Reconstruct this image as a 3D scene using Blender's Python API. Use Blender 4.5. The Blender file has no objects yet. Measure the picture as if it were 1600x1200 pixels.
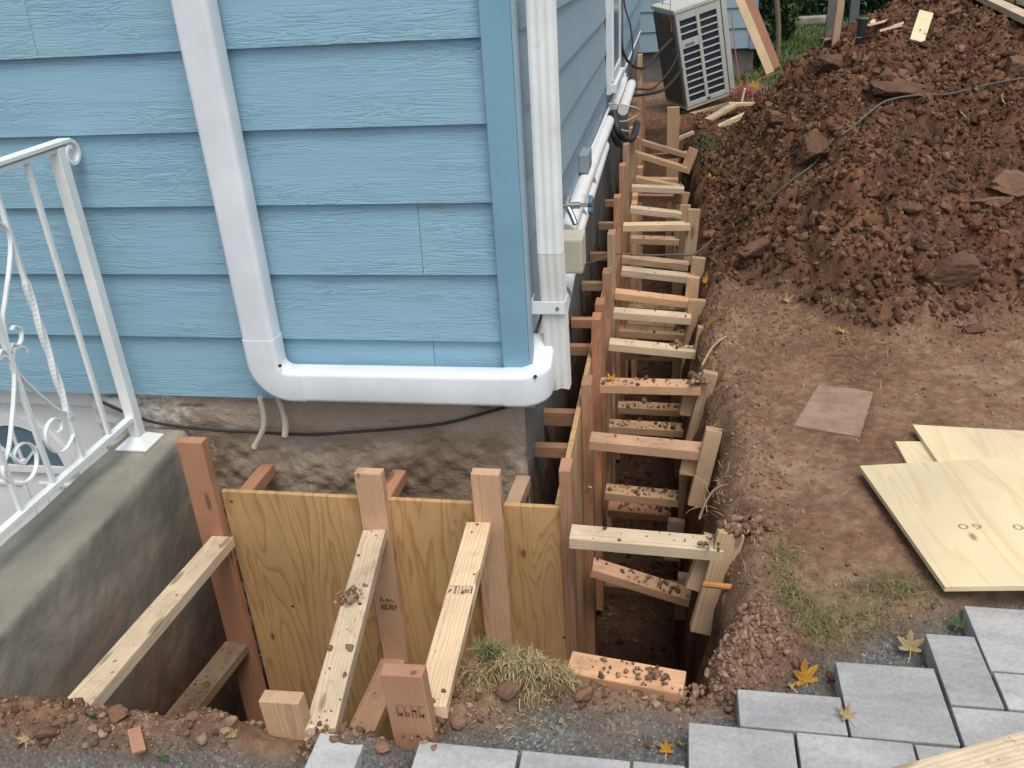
import bpy, bmesh, math, random
import numpy as np
from mathutils import Vector, Matrix, Quaternion
random.seed(7); rng = np.random.default_rng(11)
S = bpy.context.scene; COL = S.collection
R_ = math.radians
# ------------------------------------------------------------------ camera, world, sun, exposure
CR = np.array([[0.983947, 0.168727, -0.058131], [0.024206, -0.44891, -0.893249], [-0.17681, 0.877503, -0.445788]])
CF = 1366.11; CP = np.array([0., 0., 1.6])
cd = bpy.data.cameras.new('camera'); cam = bpy.data.objects.new('camera', cd); COL.objects.link(cam)
mw = Matrix.Identity(4)
for i in range(3):
    mw[i][0] = CR[0, i]; mw[i][1] = -CR[1, i]; mw[i][2] = -CR[2, i]; mw[i][3] = CP[i]
cam.matrix_world = mw; cd.sensor_width = 36; cd.lens = CF / 1600 * 36; cd.clip_end = 500; cd.clip_start = 0.02
S.camera = cam
W = bpy.data.worlds.new('World'); S.world = W; W.use_nodes = True
nt = W.node_tree; bg = nt.nodes['Background']
sky = nt.nodes.new('ShaderNodeTexSky'); sky.sky_type = 'NISHITA'; sky.sun_disc = False
sky.sun_elevation = R_(66); sky.sun_rotation = R_(150); sky.dust_density = 4.0; sky.air_density = 1.2; sky.ozone_density = 1.0
hs = nt.nodes.new('ShaderNodeHueSaturation'); hs.inputs['Saturation'].default_value = 0.55
nt.links.new(sky.outputs[0], hs.inputs['Color']); nt.links.new(hs.outputs[0], bg.inputs[0]); bg.inputs[1].default_value = 0.15
sd = bpy.data.lights.new('sun', 'SUN'); sd.energy = 1.15; sd.angle = R_(25); sd.color = (1, .95, .88)
sun = bpy.data.objects.new('sun', sd); COL.objects.link(sun)
az = R_(150); el = R_(66)      # sky sun_rotation: 0 = +Y, clockwise
dirv = Vector((math.sin(az) * math.cos(el), math.cos(az) * math.cos(el), math.sin(el)))
sun.rotation_euler = dirv.to_track_quat('Z', 'Y').to_euler()
S.view_settings.view_transform = 'Standard'; S.view_settings.look = 'None'; S.view_settings.gamma = 1
S.view_settings.use_curve_mapping = False; S.view_settings.exposure = 0.35

# ------------------------------------------------------------------ helpers
def tag(o, label=None, cat=None, group=None, kind=None):
    if label: o['label'] = label
    if cat: o['category'] = cat
    if group: o['group'] = group
    if kind: o['kind'] = kind
    return o
def link(name, me, mat=None, parent=None, smooth=False):
    if mat is not None: me.materials.append(mat)
    if smooth: me.polygons.foreach_set('use_smooth', [True] * len(me.polygons))
    o = bpy.data.objects.new(name, me); COL.objects.link(o)
    if parent is not None: o.parent = parent
    return o
def mesh_np(name, v, f, mat=None, parent=None, smooth=False):
    me = bpy.data.meshes.new(name); v = np.asarray(v, dtype=np.float32); f = np.asarray(f, dtype=np.int32)
    k = f.shape[1]; me.vertices.add(len(v)); me.vertices.foreach_set('co', v.ravel())
    me.loops.add(f.size); me.loops.foreach_set('vertex_index', f.ravel())
    me.polygons.add(len(f)); me.polygons.foreach_set('loop_start', np.arange(0, f.size, k, dtype=np.int32))
    me.polygons.foreach_set('loop_total', np.full(len(f), k, dtype=np.int32)); me.update(calc_edges=True)
    return link(name, me, mat, parent, smooth)
def empty(name, loc=(0, 0, 0), rot=(0, 0, 0)):
    o = bpy.data.objects.new(name, None); COL.objects.link(o); o.location = loc; o.rotation_euler = rot; o.empty_display_size = .1
    return o
def bm_obj(name, bm, mat, parent=None, smooth=False):
    bmesh.ops.recalc_face_normals(bm, faces=bm.faces)
    if smooth:
        for e in bm.edges: e.smooth = not (len(e.link_faces) == 2 and e.calc_face_angle(0) > .75)
    me = bpy.data.meshes.new(name); bm.to_mesh(me); bm.free(); return link(name, me, mat, parent, smooth)
def box_bm(bm, lo, hi, bevel=0):
    r = bmesh.ops.create_cube(bm, size=1); vs = r['verts']
    for v in vs:
        for i in range(3): v.co[i] = lo[i] if v.co[i] < 0 else hi[i]
    if bevel:
        es = list({e for v in vs for e in v.link_edges})
        bmesh.ops.bevel(bm, geom=es, offset=bevel, segments=2, affect='EDGES', profile=.6)
def box(name, lo, hi, mat, parent=None, bevel=0):
    """box with its origin at its own middle, so grain and tint are its own"""
    c = [(a + b) / 2 for a, b in zip(lo, hi)]
    bm = bmesh.new(); box_bm(bm, [a - k for a, k in zip(lo, c)], [b - k for b, k in zip(hi, c)], bevel)
    o = bm_obj(name, bm, mat, parent); o.location = c; return o
def board(name, p0, p1, w, t, up, mat, parent=None, chip=0, bev=.0025):
    """lumber from p0 to p1: centre line, width w, thickness t along the up hint; length is its local X"""
    p0 = Vector(p0); p1 = Vector(p1); L = (p1 - p0).length; x = (p1 - p0).normalized(); up = Vector(up)
    z = (up - x * up.dot(x)).normalized(); y = z.cross(x)
    bm = bmesh.new(); box_bm(bm, (-L / 2, -w / 2, -t / 2), (L / 2, w / 2, t / 2))
    n = max(1, int(L / .22))
    es = [e for e in bm.edges if abs(e.verts[0].co.x - e.verts[1].co.x) > L * .9]
    bmesh.ops.bevel(bm, geom=[e for e in bm.edges], offset=bev, segments=2, affect='EDGES', profile=.6)
    for v in bm.verts:   # hand-sawn ends, slight bow
        v.co.z += .002 * math.sin(v.co.x * 5 + p0.x * 30)
        if chip and v.co.x > L / 2 - .01 and v.co.y > 0: v.co.x -= chip
    o = bm_obj(name, bm, mat, parent)
    m = Matrix((x, y, z)).transposed().to_4x4(); m.translation = (p0 + p1) / 2
    o.matrix_world = m if parent is None else m
    return o
def lerp(a, b, t): return a + (b - a) * t
def sm(a, b, x):
    t = np.clip((x - a) / (b - a), 0, 1); return t * t * (3 - 2 * t)
def frames(P):
    P = [Vector(p) for p in P]; T = []
    for i in range(len(P)):
        a = P[max(i - 1, 0)]; b = P[min(i + 1, len(P) - 1)]; T.append((b - a).normalized())
    n = Vector((0, 0, 1)) if abs(T[0].z) < .9 else Vector((0, 1, 0))
    N = []
    for t in T:
        n = (n - t * n.dot(t)); n.normalize(); N.append(n.copy())
    return P, T, N
def sweep_bm(bm, P, sec, closed=True, cap=True, scale=None, twist=None):
    P, T, N = frames(P); rings = []
    for i, (p, t, n) in enumerate(zip(P, T, N)):
        b = t.cross(n); s = scale[i] if scale else 1; r = []
        for (a, c) in sec:
            if twist:
                q = twist[i]; a, c = a * math.cos(q) - c * math.sin(q), a * math.sin(q) + c * math.cos(q)
            r.append(bm.verts.new(p + n * a * s + b * c * s))
        rings.append(r)
    k = len(sec)
    for i in range(len(rings) - 1):
        for j in range(k):
            bm.faces.new((rings[i][j], rings[i][(j + 1) % k], rings[i + 1][(j + 1) % k], rings[i + 1][j]))
    if cap: bm.faces.new(rings[0]); bm.faces.new(rings[-1][::-1])
def circ(r, n=10): return [(r * math.cos(6.28318 * i / n), r * math.sin(6.28318 * i / n)) for i in range(n)]
def rrect(a, b, r, n=4):
    out = []
    for cx, cy, s in ((a - r, b - r, 0), (-a + r, b - r, 1), (-a + r, -b + r, 2), (a - r, -b + r, 3)):
        for i in range(n + 1):
            q = (s + i / n) * math.pi / 2; out.append((cx + r * math.cos(q), cy + r * math.sin(q)))
    return out
def spline(P, n=8):
    P = [Vector(p) for p in P]; out = []
    for i in range(len(P) - 1):
        a = P[max(i - 1, 0)]; b = P[i]; c = P[i + 1]; d = P[min(i + 2, len(P) - 1)]
        for k in range(n):
            t = k / n
            out.append(.5 * ((2 * b) + (c - a) * t + (2 * a - 5 * b + 4 * c - d) * t * t + (3 * b - a - 3 * c + d) * t ** 3))
    out.append(P[-1]); return out
def tube(name, P, r, mat, parent=None, n=10, seg=8, smooth=True):
    bm = bmesh.new(); sweep_bm(bm, spline(P, seg) if seg else P, circ(r, n)); return bm_obj(name, bm, mat, parent, smooth)
# value noise
def _h(ix, iy, iz, s):
    n = (ix * 374761393 + iy * 668265263 + iz * 2147483647 + s * 974634777) & 0x7fffffff
    n = ((n ^ (n >> 13)) * 1274126177) & 0x7fffffff; n = (n ^ (n >> 16)) & 0xffff
    return n / 65535.0
def vnoise(x, y, z=0.0, s=0):
    x = np.asarray(x, float); y = np.asarray(y, float); z = np.asarray(z, float) + 0 * x
    ix = np.floor(x).astype(np.int64); iy = np.floor(y).astype(np.int64); iz = np.floor(z).astype(np.int64)
    fx = x - ix; fy = y - iy; fz = z - iz
    fx = fx * fx * (3 - 2 * fx); fy = fy * fy * (3 - 2 * fy); fz = fz * fz * (3 - 2 * fz); o = 0
    for a in (0, 1):
        for b in (0, 1):
            for c in (0, 1):
                o = o + _h(ix + a, iy + b, iz + c, s) * (fx if a else 1 - fx) * (fy if b else 1 - fy) * (fz if c else 1 - fz)
    return o * 2 - 1
def fbm(x, y, sc, oc=4, s=0, g=.5, z=0.0):
    o = 0; a = 1; tot = 0
    for i in range(oc):
        o = o + a * vnoise(np.asarray(x) * sc + i * 17.3, np.asarray(y) * sc - i * 9.1, np.asarray(z) * sc, s + i); tot += a; a *= g; sc *= 2.03
    return o / tot

def worley(x, y, sc, s=0):
    """distance to the nearest cell point, and that cell's random number"""
    x = np.asarray(x, float) * sc; y = np.asarray(y, float) * sc; ix = np.floor(x).astype(np.int64); iy = np.floor(y).astype(np.int64)
    best = np.full(x.shape, 9.); idn = np.zeros(x.shape)
    for a in (-1, 0, 1):
        for b in (-1, 0, 1):
            px = ix + a + _h(ix + a, iy + b, 0 * ix, s); py = iy + b + _h(ix + a, iy + b, 0 * ix + 7, s); d = (px - x) ** 2 + (py - y) ** 2
            k = d < best; best = np.where(k, d, best); idn = np.where(k, _h(ix + a, iy + b, 0 * ix + 3, s), idn)
    return np.sqrt(best), idn
def chunks(x, y, sc, s=0, warp=.35):
    """broken earth: warped cells, each a lump with its own height"""
    wx = x + warp / sc * fbm(x, y, sc * 1.7, 2, s + 3); wy = y + warp / sc * fbm(x, y, sc * 1.7, 2, s + 4)
    d, r = worley(wx, wy, sc, s); return (1 - np.clip(d * 1.15, 0, 1) ** 1.6) * (.25 + 1.0 * r), r
# ------------------------------------------------------------------ materials
def new_mat(name, rough=.8, spec=.3):
    m = bpy.data.materials.new(name); m.use_nodes = True; t = m.node_tree; b = t.nodes['Principled BSDF']
    b.inputs['Roughness'].default_value = rough; b.inputs['Specular IOR Level'].default_value = spec
    return m, t, b
def N(t, typ, **kw):
    n = t.nodes.new(typ)
    for k, v in kw.items():
        if k in n.inputs: n.inputs[k].default_value = v
        else: setattr(n, k, v)
    return n
def ramp(t, src, stops):
    r = t.nodes.new('ShaderNodeValToRGB'); e = r.color_ramp.elements
    while len(e) < len(stops): e.new(.5)
    for el_, (p, c) in zip(e, stops):
        el_.position = p; el_.color = (c if len(c) == 4 else (*c, 1)) if hasattr(c, '__len__') else (c, c, c, 1)
    t.links.new(src, r.inputs[0]); return r
def mixc(t, fac, a, b, mode='MIX'):
    m = t.nodes.new('ShaderNodeMix'); m.data_type = 'RGBA'; m.blend_type = mode
    for s, v in ((0, fac), (6, a), (7, b)):
        if hasattr(v, 'is_output') or isinstance(v, bpy.types.NodeSocket): t.links.new(v, m.inputs[s])
        else: m.inputs[s].default_value = v if s == 0 else ((*v, 1) if len(v) == 3 else v)
    return m.outputs[2]
def mth(t, op, a, b=None, c=None, clamp=False):
    m = t.nodes.new('ShaderNodeMath'); m.operation = op; m.use_clamp = clamp
    for i, v in enumerate((a, b, c)):
        if v is None: continue
        if isinstance(v, bpy.types.NodeSocket): t.links.new(v, m.inputs[i])
        else: m.inputs[i].default_value = v
    return m.outputs[0]
def noise(t, vec, scale, detail=4, rough=.55, dist=0, dim='3D'):
    n = N(t, 'ShaderNodeTexNoise', Scale=scale, Detail=detail, Roughness=rough, Distortion=dist)
    if vec is not None: t.links.new(vec, n.inputs['Vector'])
    return n.outputs[0]
def mapping(t, vec, sc=(1, 1, 1), loc=(0, 0, 0), rot=(0, 0, 0)):
    n = t.nodes.new('ShaderNodeMapping'); n.inputs['Scale'].default_value = sc; n.inputs['Location'].default_value = loc
    n.inputs['Rotation'].default_value = rot; t.links.new(vec, n.inputs[0]); return n.outputs[0]
def bump(t, b, h, dist=.002, strength=1.0):
    n = t.nodes.new('ShaderNodeBump'); n.inputs['Distance'].default_value = dist; n.inputs['Strength'].default_value = strength
    t.links.new(h, n.inputs['Height']); t.links.new(n.outputs[0], b.inputs['Normal'])
def objvec(t, rnd=True):
    tc = t.nodes.new('ShaderNodeTexCoord')
    if not rnd: return tc.outputs['Object'], tc
    oi = t.nodes.new('ShaderNodeObjectInfo'); a = t.nodes.new('ShaderNodeVectorMath'); a.operation = 'MULTIPLY_ADD'
    c = t.nodes.new('ShaderNodeCombineXYZ')
    t.links.new(mth(t, 'MULTIPLY', oi.outputs['Random'], 37.), c.inputs[0])
    t.links.new(mth(t, 'MULTIPLY', mth(t, 'FRACT', mth(t, 'MULTIPLY', oi.outputs['Random'], 77.)), .06), c.inputs[1])
    t.links.new(mth(t, 'MULTIPLY', mth(t, 'FRACT', mth(t, 'MULTIPLY', oi.outputs['Random'], 191.)), .07), c.inputs[2])
    a.inputs[1].default_value = (1, 1, 1); t.links.new(tc.outputs['Object'], a.inputs[0]); t.links.new(c.outputs[0], a.inputs[2])
    return a.outputs[0], tc, oi
def wood(name, light, dark, ringsc=150., dirty=0.35, contrast=.55):
    """lumber along local X: growth rings about an axis off the board, fine fibre, knots, soil on upward faces"""
    m, t, b = new_mat(name, .75, .25); v, tc, oi = objvec(t)
    sep = t.nodes.new('ShaderNodeSeparateXYZ'); t.links.new(v, sep.inputs[0])
    wob = noise(t, mapping(t, v, (1.6, 9, 9)), 1, 3)
    yy = mth(t, 'ADD', sep.outputs[1], mth(t, 'MULTIPLY_ADD', wob, .05, -.01))
    zz = mth(t, 'ADD', sep.outputs[2], mth(t, 'MULTIPLY_ADD', wob, .03, -.06))
    d = mth(t, 'SQRT', mth(t, 'ADD', mth(t, 'MULTIPLY', yy, yy), mth(t, 'MULTIPLY', zz, zz)))
    s = mth(t, 'MULTIPLY_ADD', mth(t, 'SINE', mth(t, 'MULTIPLY', d, ringsc * 6.28)), .5, .5)
    s = mth(t, 'POWER', s, 2.5)
    fib = noise(t, mapping(t, v, (14, 260, 260)), 1, 3, .6)
    s2 = mth(t, 'MULTIPLY_ADD', mth(t, 'SUBTRACT', fib, .5), .9, mth(t, 'MULTIPLY', s, contrast), clamp=True)
    colr = mixc(t, s2, light, dark)
    vo = N(t, 'ShaderNodeTexVoronoi', Scale=1.); t.links.new(mapping(t, v, (3.1, 13, 13)), vo.inputs['Vector'])
    kn = ramp(t, vo.outputs['Distance'], [(.10, 1), (.16, 0)]).outputs[0]
    colr = mixc(t, mth(t, 'MULTIPLY', kn, .75), colr, tuple(c * .45 for c in dark))
    tint = ramp(t, mth(t, 'FRACT', mth(t, 'MULTIPLY', oi.outputs['Random'], 13.7)), [(0, (.82, .80, .80)), (.5, (1, 1, 1)), (1, (1.12, 1.02, .92))]).outputs[0]
    colr = mixc(t, 1., colr, tint, 'MULTIPLY')
    big = ramp(t, noise(t, v, 5, 4), [(.35, .86), (.7, 1.06)]).outputs[0]
    colr = mixc(t, 1., colr, big, 'MULTIPLY')
    if dirty:
        g = t.nodes.new('ShaderNodeNewGeometry'); sp = t.nodes.new('ShaderNodeSeparateXYZ'); t.links.new(g.outputs['Normal'], sp.inputs[0])
        upm = ramp(t, sp.outputs[2], [(.5, .25), (.9, 1)]).outputs[0]
        sp1 = ramp(t, noise(t, v, 60, 4, .7), [(.62 - dirty * .1, 0), (.68, 1)]).outputs[0]
        sp2 = ramp(t, noise(t, v, 9, 3, .6), [(.45, .15), (.62, 1)]).outputs[0]
        smear = mth(t, 'MULTIPLY', mth(t, 'MULTIPLY', sp2, ramp(t, noise(t, mapping(t, v, (5, 16, 16)), 1, 5, .7), [(.40, .1), (.62, 1)]).outputs[0]), .5)
        f = mth(t, 'MULTIPLY', mth(t, 'ADD', mth(t, 'MULTIPLY', sp1, sp2), smear, clamp=True), mth(t, 'MULTIPLY', upm, dirty * 1.6), clamp=True)
        colr = mixc(t, f, colr, (.10, .055, .035))
    t.links.new(colr, b.inputs['Base Color']); bump(t, b, fib, .0006, .6)
    return m
M = {}
M['pine'] = wood('pine_pale', (.70, .575, .405), (.50, .35, .20), 120)
M['pine_dirty'] = wood('pine_muddy', (.66, .50, .32), (.44, .28, .14), 120, dirty=.75)
M['fir'] = wood('fir_pink', (.47, .265, .165), (.30, .135, .075), 190, dirty=.2)
M['fir_lt'] = wood('fir_light', (.62, .40, .25), (.42, .22, .12), 170, dirty=.45)
M['fir_red'] = wood('fir_red', (.48, .25, .15), (.33, .14, .08), 190, dirty=.3)
M['tan'] = wood('lumber_tan', (.50, .355, .225), (.33, .20, .115), 150, dirty=.5)
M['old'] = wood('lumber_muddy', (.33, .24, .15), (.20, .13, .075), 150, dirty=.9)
def plywood(name, light, dark, axis, ax2, freq=26., lo=.3, knots=True):
    """rotary-cut veneer: contour lines of a noise drawn out along the grain. axis = across the grain"""
    m, t, b = new_mat(name, .6, .35); v, tc, oi = objvec(t)
    sc = [1., 1., 1.]; sc[axis] = 5.2; sc[ax2] = .62
    n1 = noise(t, mapping(t, v, sc), 1.1, 3, .42, .5)
    lin = mth(t, 'FRACT', mth(t, 'MULTIPLY', n1, freq))
    band = ramp(t, lin, [(0, .0), (.62, .25), (.86, 1), (1., 0)]).outputs[0]
    s3 = [14., 14., 14.]; s3[axis] = 220
    fib = noise(t, mapping(t, v, s3), 1, 3, .6)
    fac = mth(t, 'ADD', mth(t, 'MULTIPLY', band, lo), mth(t, 'MULTIPLY_ADD', fib, .35, -.12), clamp=True)
    c = mixc(t, fac, light, dark)
    c = mixc(t, 1., c, ramp(t, noise(t, v, 2.3, 3), [(.3, (.82, .80, .78)), (.7, (1.08, 1.05, 1.0))]).outputs[0], 'MULTIPLY')
    if knots:
        s4 = [7., 7., 7.]; s4[ax2] = 3.6
        vo = N(t, 'ShaderNodeTexVoronoi', Scale=1., Randomness=1.); t.links.new(mapping(t, v, s4), vo.inputs['Vector'])
        c = mixc(t, ramp(t, vo.outputs['Distance'], [(.035, .8), (.06, .3), (.10, 0)]).outputs[0], c, tuple(k * .3 for k in dark))
    t.links.new(c, b.inputs['Base Color']); bump(t, b, fib, .0005, .5); return m
M['ply_form'] = plywood('plywood_form', (.56, .36, .17), (.27, .12, .04), 0, 2, 16., .5)
M['ply_side'] = plywood('plywood_side', (.56, .38, .20), (.34, .18, .07), 1, 2, 16., .6)
M['ply_new'] = plywood('plywood_sheet', (.68, .585, .39), (.55, .41, .23), 0, 1, 12., .45)
def flat(name, c, rough=.5, spec=.4, n=None, metal=0, dirtc=None, dirts=8, lo=.5, hi=.75, damt=.8):
    m, t, b = new_mat(name, rough, spec); v, tc, oi = objvec(t); b.inputs['Metallic'].default_value = metal
    f = ramp(t, noise(t, v, 6, 5), [(.3, .90), (.7, 1.05)]).outputs[0]
    col = mixc(t, 1., c, f, 'MULTIPLY')
    if dirtc:
        k = ramp(t, noise(t, v, dirts, 6, .65), [(lo, 0), (hi, damt)]).outputs[0]
        col = mixc(t, k, col, dirtc)
    t.links.new(col, b.inputs['Base Color'])
    if n: bump(t, b, noise(t, v, n[0], 4), n[1], .6)
    return m
M['white_alu'] = flat('white_aluminium', (.70, .745, .78), .38, .5, dirtc=(.42, .42, .41), dirts=5, lo=.6, hi=.95, damt=.35)
M['white_paint'] = flat('white_paint_rail', (.75, .79, .78), .42, .5, dirtc=(.40, .42, .36), dirts=14, lo=.58, hi=.9, damt=.5, n=(60, .001))
M['white_pvc'] = flat('painted_pvc', (.74, .74, .72), .42, .45, dirtc=(.16, .15, .14), dirts=9, lo=.64, hi=.74, damt=.8)
M['old_alu'] = flat('peeling_paint', (.60, .62, .59), .6, .3, dirtc=(.24, .21, .17), dirts=11, lo=.60, hi=.72, damt=.75, n=(80, .001))
M['door_white'] = flat('door_white', (.74, .76, .76), .45, .4, dirtc=(.5, .5, .47), dirts=3, lo=.5, hi=.9, damt=.4)
M['glass'] = flat('door_glass', (.10, .17, .21), .12, .6)
M['steel'] = flat('chrome', (.55, .56, .58), .28, .5, metal=1)
M['screw'] = flat('screw_head', (.06, .045, .035), .5, .4)
M['bluegrey_knob'] = flat('blue_knob', (.10, .17, .24), .4, .4)
M['greybox'] = flat('grey_box', (.24, .30, .34), .5, .4)
M['beige'] = flat('beige_box', (.50, .47, .37), .5, .4, dirtc=(.3, .28, .2), dirts=5)
M['black'] = flat('black_rubber', (.025, .027, .03), .55, .4)
M['cord'] = flat('green_grey_cord', (.10, .10, .075), .6, .3)
M['greypipe'] = flat('grey_foam', (.12, .13, .14), .7, .2)
M['orange'] = flat('orange_string', (.42, .12, .08), .6, .3)
M['tubing'] = flat('cream_tubing', (.50, .47, .38), .55, .3)
M['ac_body'] = flat('ac_casing', (.50, .52, .47), .5, .4, dirtc=(.2, .16, .12), dirts=6, lo=.6, hi=.85)
M['ac_coil'] = flat('ac_fins', (.24, .215, .185), .6, .3, dirtc=(.10, .06, .04), dirts=10)
M['ac_dark'] = flat('ac_opening', (.045, .055, .08), .4, .4)
M['ink'] = flat('stamp_ink', (.07, .06, .04), .9, .1)
M['ink_light'] = flat('stamp_ink_faded', (.30, .25, .15), .9, .1)
M['ink_brown'] = flat('stamp_ink_brown', (.19, .10, .06), .9, .1)
M['splinter'] = flat('splinter', (.70, .52, .33), .8, .2)
M['root'] = flat('orange_root', (.52, .23, .08), .8, .2, n=(50, .003))
M['straw'] = flat('straw', (.42, .31, .16), .8, .2)
M['bark'] = flat('bark', (.20, .17, .11), .9, .1, n=(40, .004))
def siding(name, base, along, gain=.0022):
    m, t, b = new_mat(name, .55, .35); v, tc, oi = objvec(t)
    sc = [7., 7., 60.]
    if along == 'y': sc = [7., 3.5, 60.]
    n1 = noise(t, mapping(t, v, (sc[0] * .5, sc[1] * .5, 46)), 1, 3, .5, .9)
    cont = mth(t, 'ABSOLUTE', mth(t, 'SINE', mth(t, 'MULTIPLY', n1, 26.)))
    cont = mth(t, 'POWER', cont, .45)
    n2 = noise(t, mapping(t, v, (sc[0], sc[1], 160)), 1, 3, .6)
    msk = ramp(t, noise(t, mapping(t, v, (1.6, 1.6, 9)), 1, 2), [(.36, .15), (.6, 1)]).outputs[0]
    h = mth(t, 'ADD', mth(t, 'MULTIPLY', mth(t, 'MULTIPLY', cont, msk), .7), mth(t, 'MULTIPLY', n2, .35))
    c = mixc(t, ramp(t, noise(t, v, 1.7, 4), [(.3, 0), (.75, 1)]).outputs[0], base, tuple(k * q for k, q in zip(base, (1.13, 1.07, .99))))
    c = mixc(t, ramp(t, noise(t, mapping(t, v, (5, 5, 9)), 1, 5, .7), [(.62, 0), (.85, .3)]).outputs[0], c, tuple(k * .8 + .03 for k in base))
    t.links.new(c, b.inputs['Base Color']); bump(t, b, h, gain, 1.); return m
M['siding'] = siding('blue_siding', (.225, .402, .525), 'x', .0024)
M['siding_side'] = siding('blue_siding_side', (.255, .37, .45), 'y', .0012)
M['siding_flat'] = flat('blue_flat_board', (.22, .315, .39), .55, .3, dirtc=(.25, .26, .27), dirts=3, n=(30, .0006))
M['trim'] = flat('blue_trim', (.185, .36, .47), .5, .35, dirtc=(.17, .22, .26), dirts=4, lo=.5, hi=.9, damt=.6)
# soil: zones carried by vertex attributes of the ground (what lies there), not by light
def soil():
    m, t, b = new_mat('soil', .92, .15)
    tc = t.nodes.new('ShaderNodeTexCoord'); v = tc.outputs['Object']
    def at(n):
        a = t.nodes.new('ShaderNodeAttribute'); a.attribute_name = n; return a.outputs['Fac']
    n1 = noise(t, v, 2.2, 6, .6); n2 = noise(t, v, 26, 6, .7); n3 = noise(t, v, 120, 4, .65)
    mixn = mth(t, 'ADD', mth(t, 'MULTIPLY', n1, .5), mth(t, 'MULTIPLY', n2, .5))
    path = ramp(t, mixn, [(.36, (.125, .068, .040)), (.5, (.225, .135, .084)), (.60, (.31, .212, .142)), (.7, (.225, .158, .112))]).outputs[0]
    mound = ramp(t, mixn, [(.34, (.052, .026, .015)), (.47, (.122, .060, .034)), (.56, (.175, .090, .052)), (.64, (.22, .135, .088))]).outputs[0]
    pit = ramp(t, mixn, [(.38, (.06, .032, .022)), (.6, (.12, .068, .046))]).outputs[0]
    vo = N(t, 'ShaderNodeTexVoronoi', Scale=170.); t.links.new(v, vo.inputs['Vector'])
    gr = mixc(t, ramp(t, noise(t, v, 9, 4), [(.4, 0), (.65, .5)]).outputs[0], ramp(t, vo.outputs['Color'], [(0, (.07, .075, .075)), (.7, (.17, .18, .175)), (1, (.34, .34, .32))]).outputs[0], (.15, .105, .08))
    gra = ramp(t, mixn, [(.4, (.055, .065, .025)), (.6, (.13, .13, .055))]).outputs[0]
    mound = mixc(t, ramp(t, noise(t, v, 1.3, 3), [(.50, 0), (.66, .55)]).outputs[0], mound, (.17, .088, .050)); mound = mixc(t, ramp(t, noise(t, v, 3.1, 3), [(.55, 0), (.7, .5)]).outputs[0], mound, (.075, .062, .055))
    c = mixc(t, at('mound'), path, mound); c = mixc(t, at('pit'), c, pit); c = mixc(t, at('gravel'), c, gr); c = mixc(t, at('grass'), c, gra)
    c = mixc(t, at('clay'), c, ramp(t, mixn, [(.38, (.19, .10, .066)), (.6, (.33, .20, .14))]).outputs[0])
    c = mixc(t, 1., c, ramp(t, at('tone'), [(0, (.72, .70, .70)), (.5, (1, 1, 1)), (1, (1.30, 1.24, 1.15))]).outputs[0], 'MULTIPLY')
    spk = ramp(t, n3, [(.66, 0), (.72, .5)]).outputs[0]
    c = mixc(t, spk, c, (.30, .24, .19))
    t.links.new(c, b.inputs['Base Color'])
    h = mth(t, 'ADD', mth(t, 'MULTIPLY', n2, 1.), mth(t, 'MULTIPLY', n3, .4)); bump(t, b, h, .02, .9); return m
M['soil'] = soil()
def clodm(name, a, bb, c3, sc=18, bd=.006):
    m, t, b = new_mat(name, .92, .15); g = t.nodes.new('ShaderNodeNewGeometry'); tc = t.nodes.new('ShaderNodeTexCoord')
    rp = ramp(t, g.outputs['Random Per Island'], [(0, a), (.6, bb), (1, c3)]).outputs[0]
    n = noise(t, tc.outputs['Object'], sc, 5, .65)
    c = mixc(t, 1., rp, ramp(t, n, [(.3, .65), (.7, 1.25)]).outputs[0], 'MULTIPLY')
    t.links.new(c, b.inputs['Base Color']); bump(t, b, noise(t, tc.outputs['Object'], sc * 5, 4), bd, .8); return m
M['clod'] = clodm('mound_clods', (.060, .030, .018), (.132, .067, .038), (.23, .136, .084), 22, .012)
M['clod_dry'] = clodm('dry_clods', (.12, .066, .040), (.235, .145, .092), (.37, .26, .175), 40, .006)
M['gravel'] = clodm('gravel', (.07, .075, .075), (.18, .185, .18), (.42, .41, .38), 60, .002)
M['clay'] = flat('red_clay', (.27, .15, .10), .92, .1, dirtc=(.18, .115, .08), dirts=14, lo=.38, hi=.60, damt=.9, n=(55, .016))
M['rock'] = flat('grey_rock', (.140, .082, .054), .9, .15, dirtc=(.10, .055, .036), dirts=9, lo=.35, hi=.60, damt=1., n=(45, .012))
M['rock_tan'] = flat('tan_rock', (.20, .118, .072), .9, .15, dirtc=(.12, .068, .045), dirts=9, lo=.38, hi=.65, damt=.9, n=(45, .01))
M['slab'] = flat('dusty_slab', (.31, .215, .155), .92, .1, dirtc=(.21, .135, .09), dirts=14, lo=.42, hi=.66, damt=.9, n=(30, .008))
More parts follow.
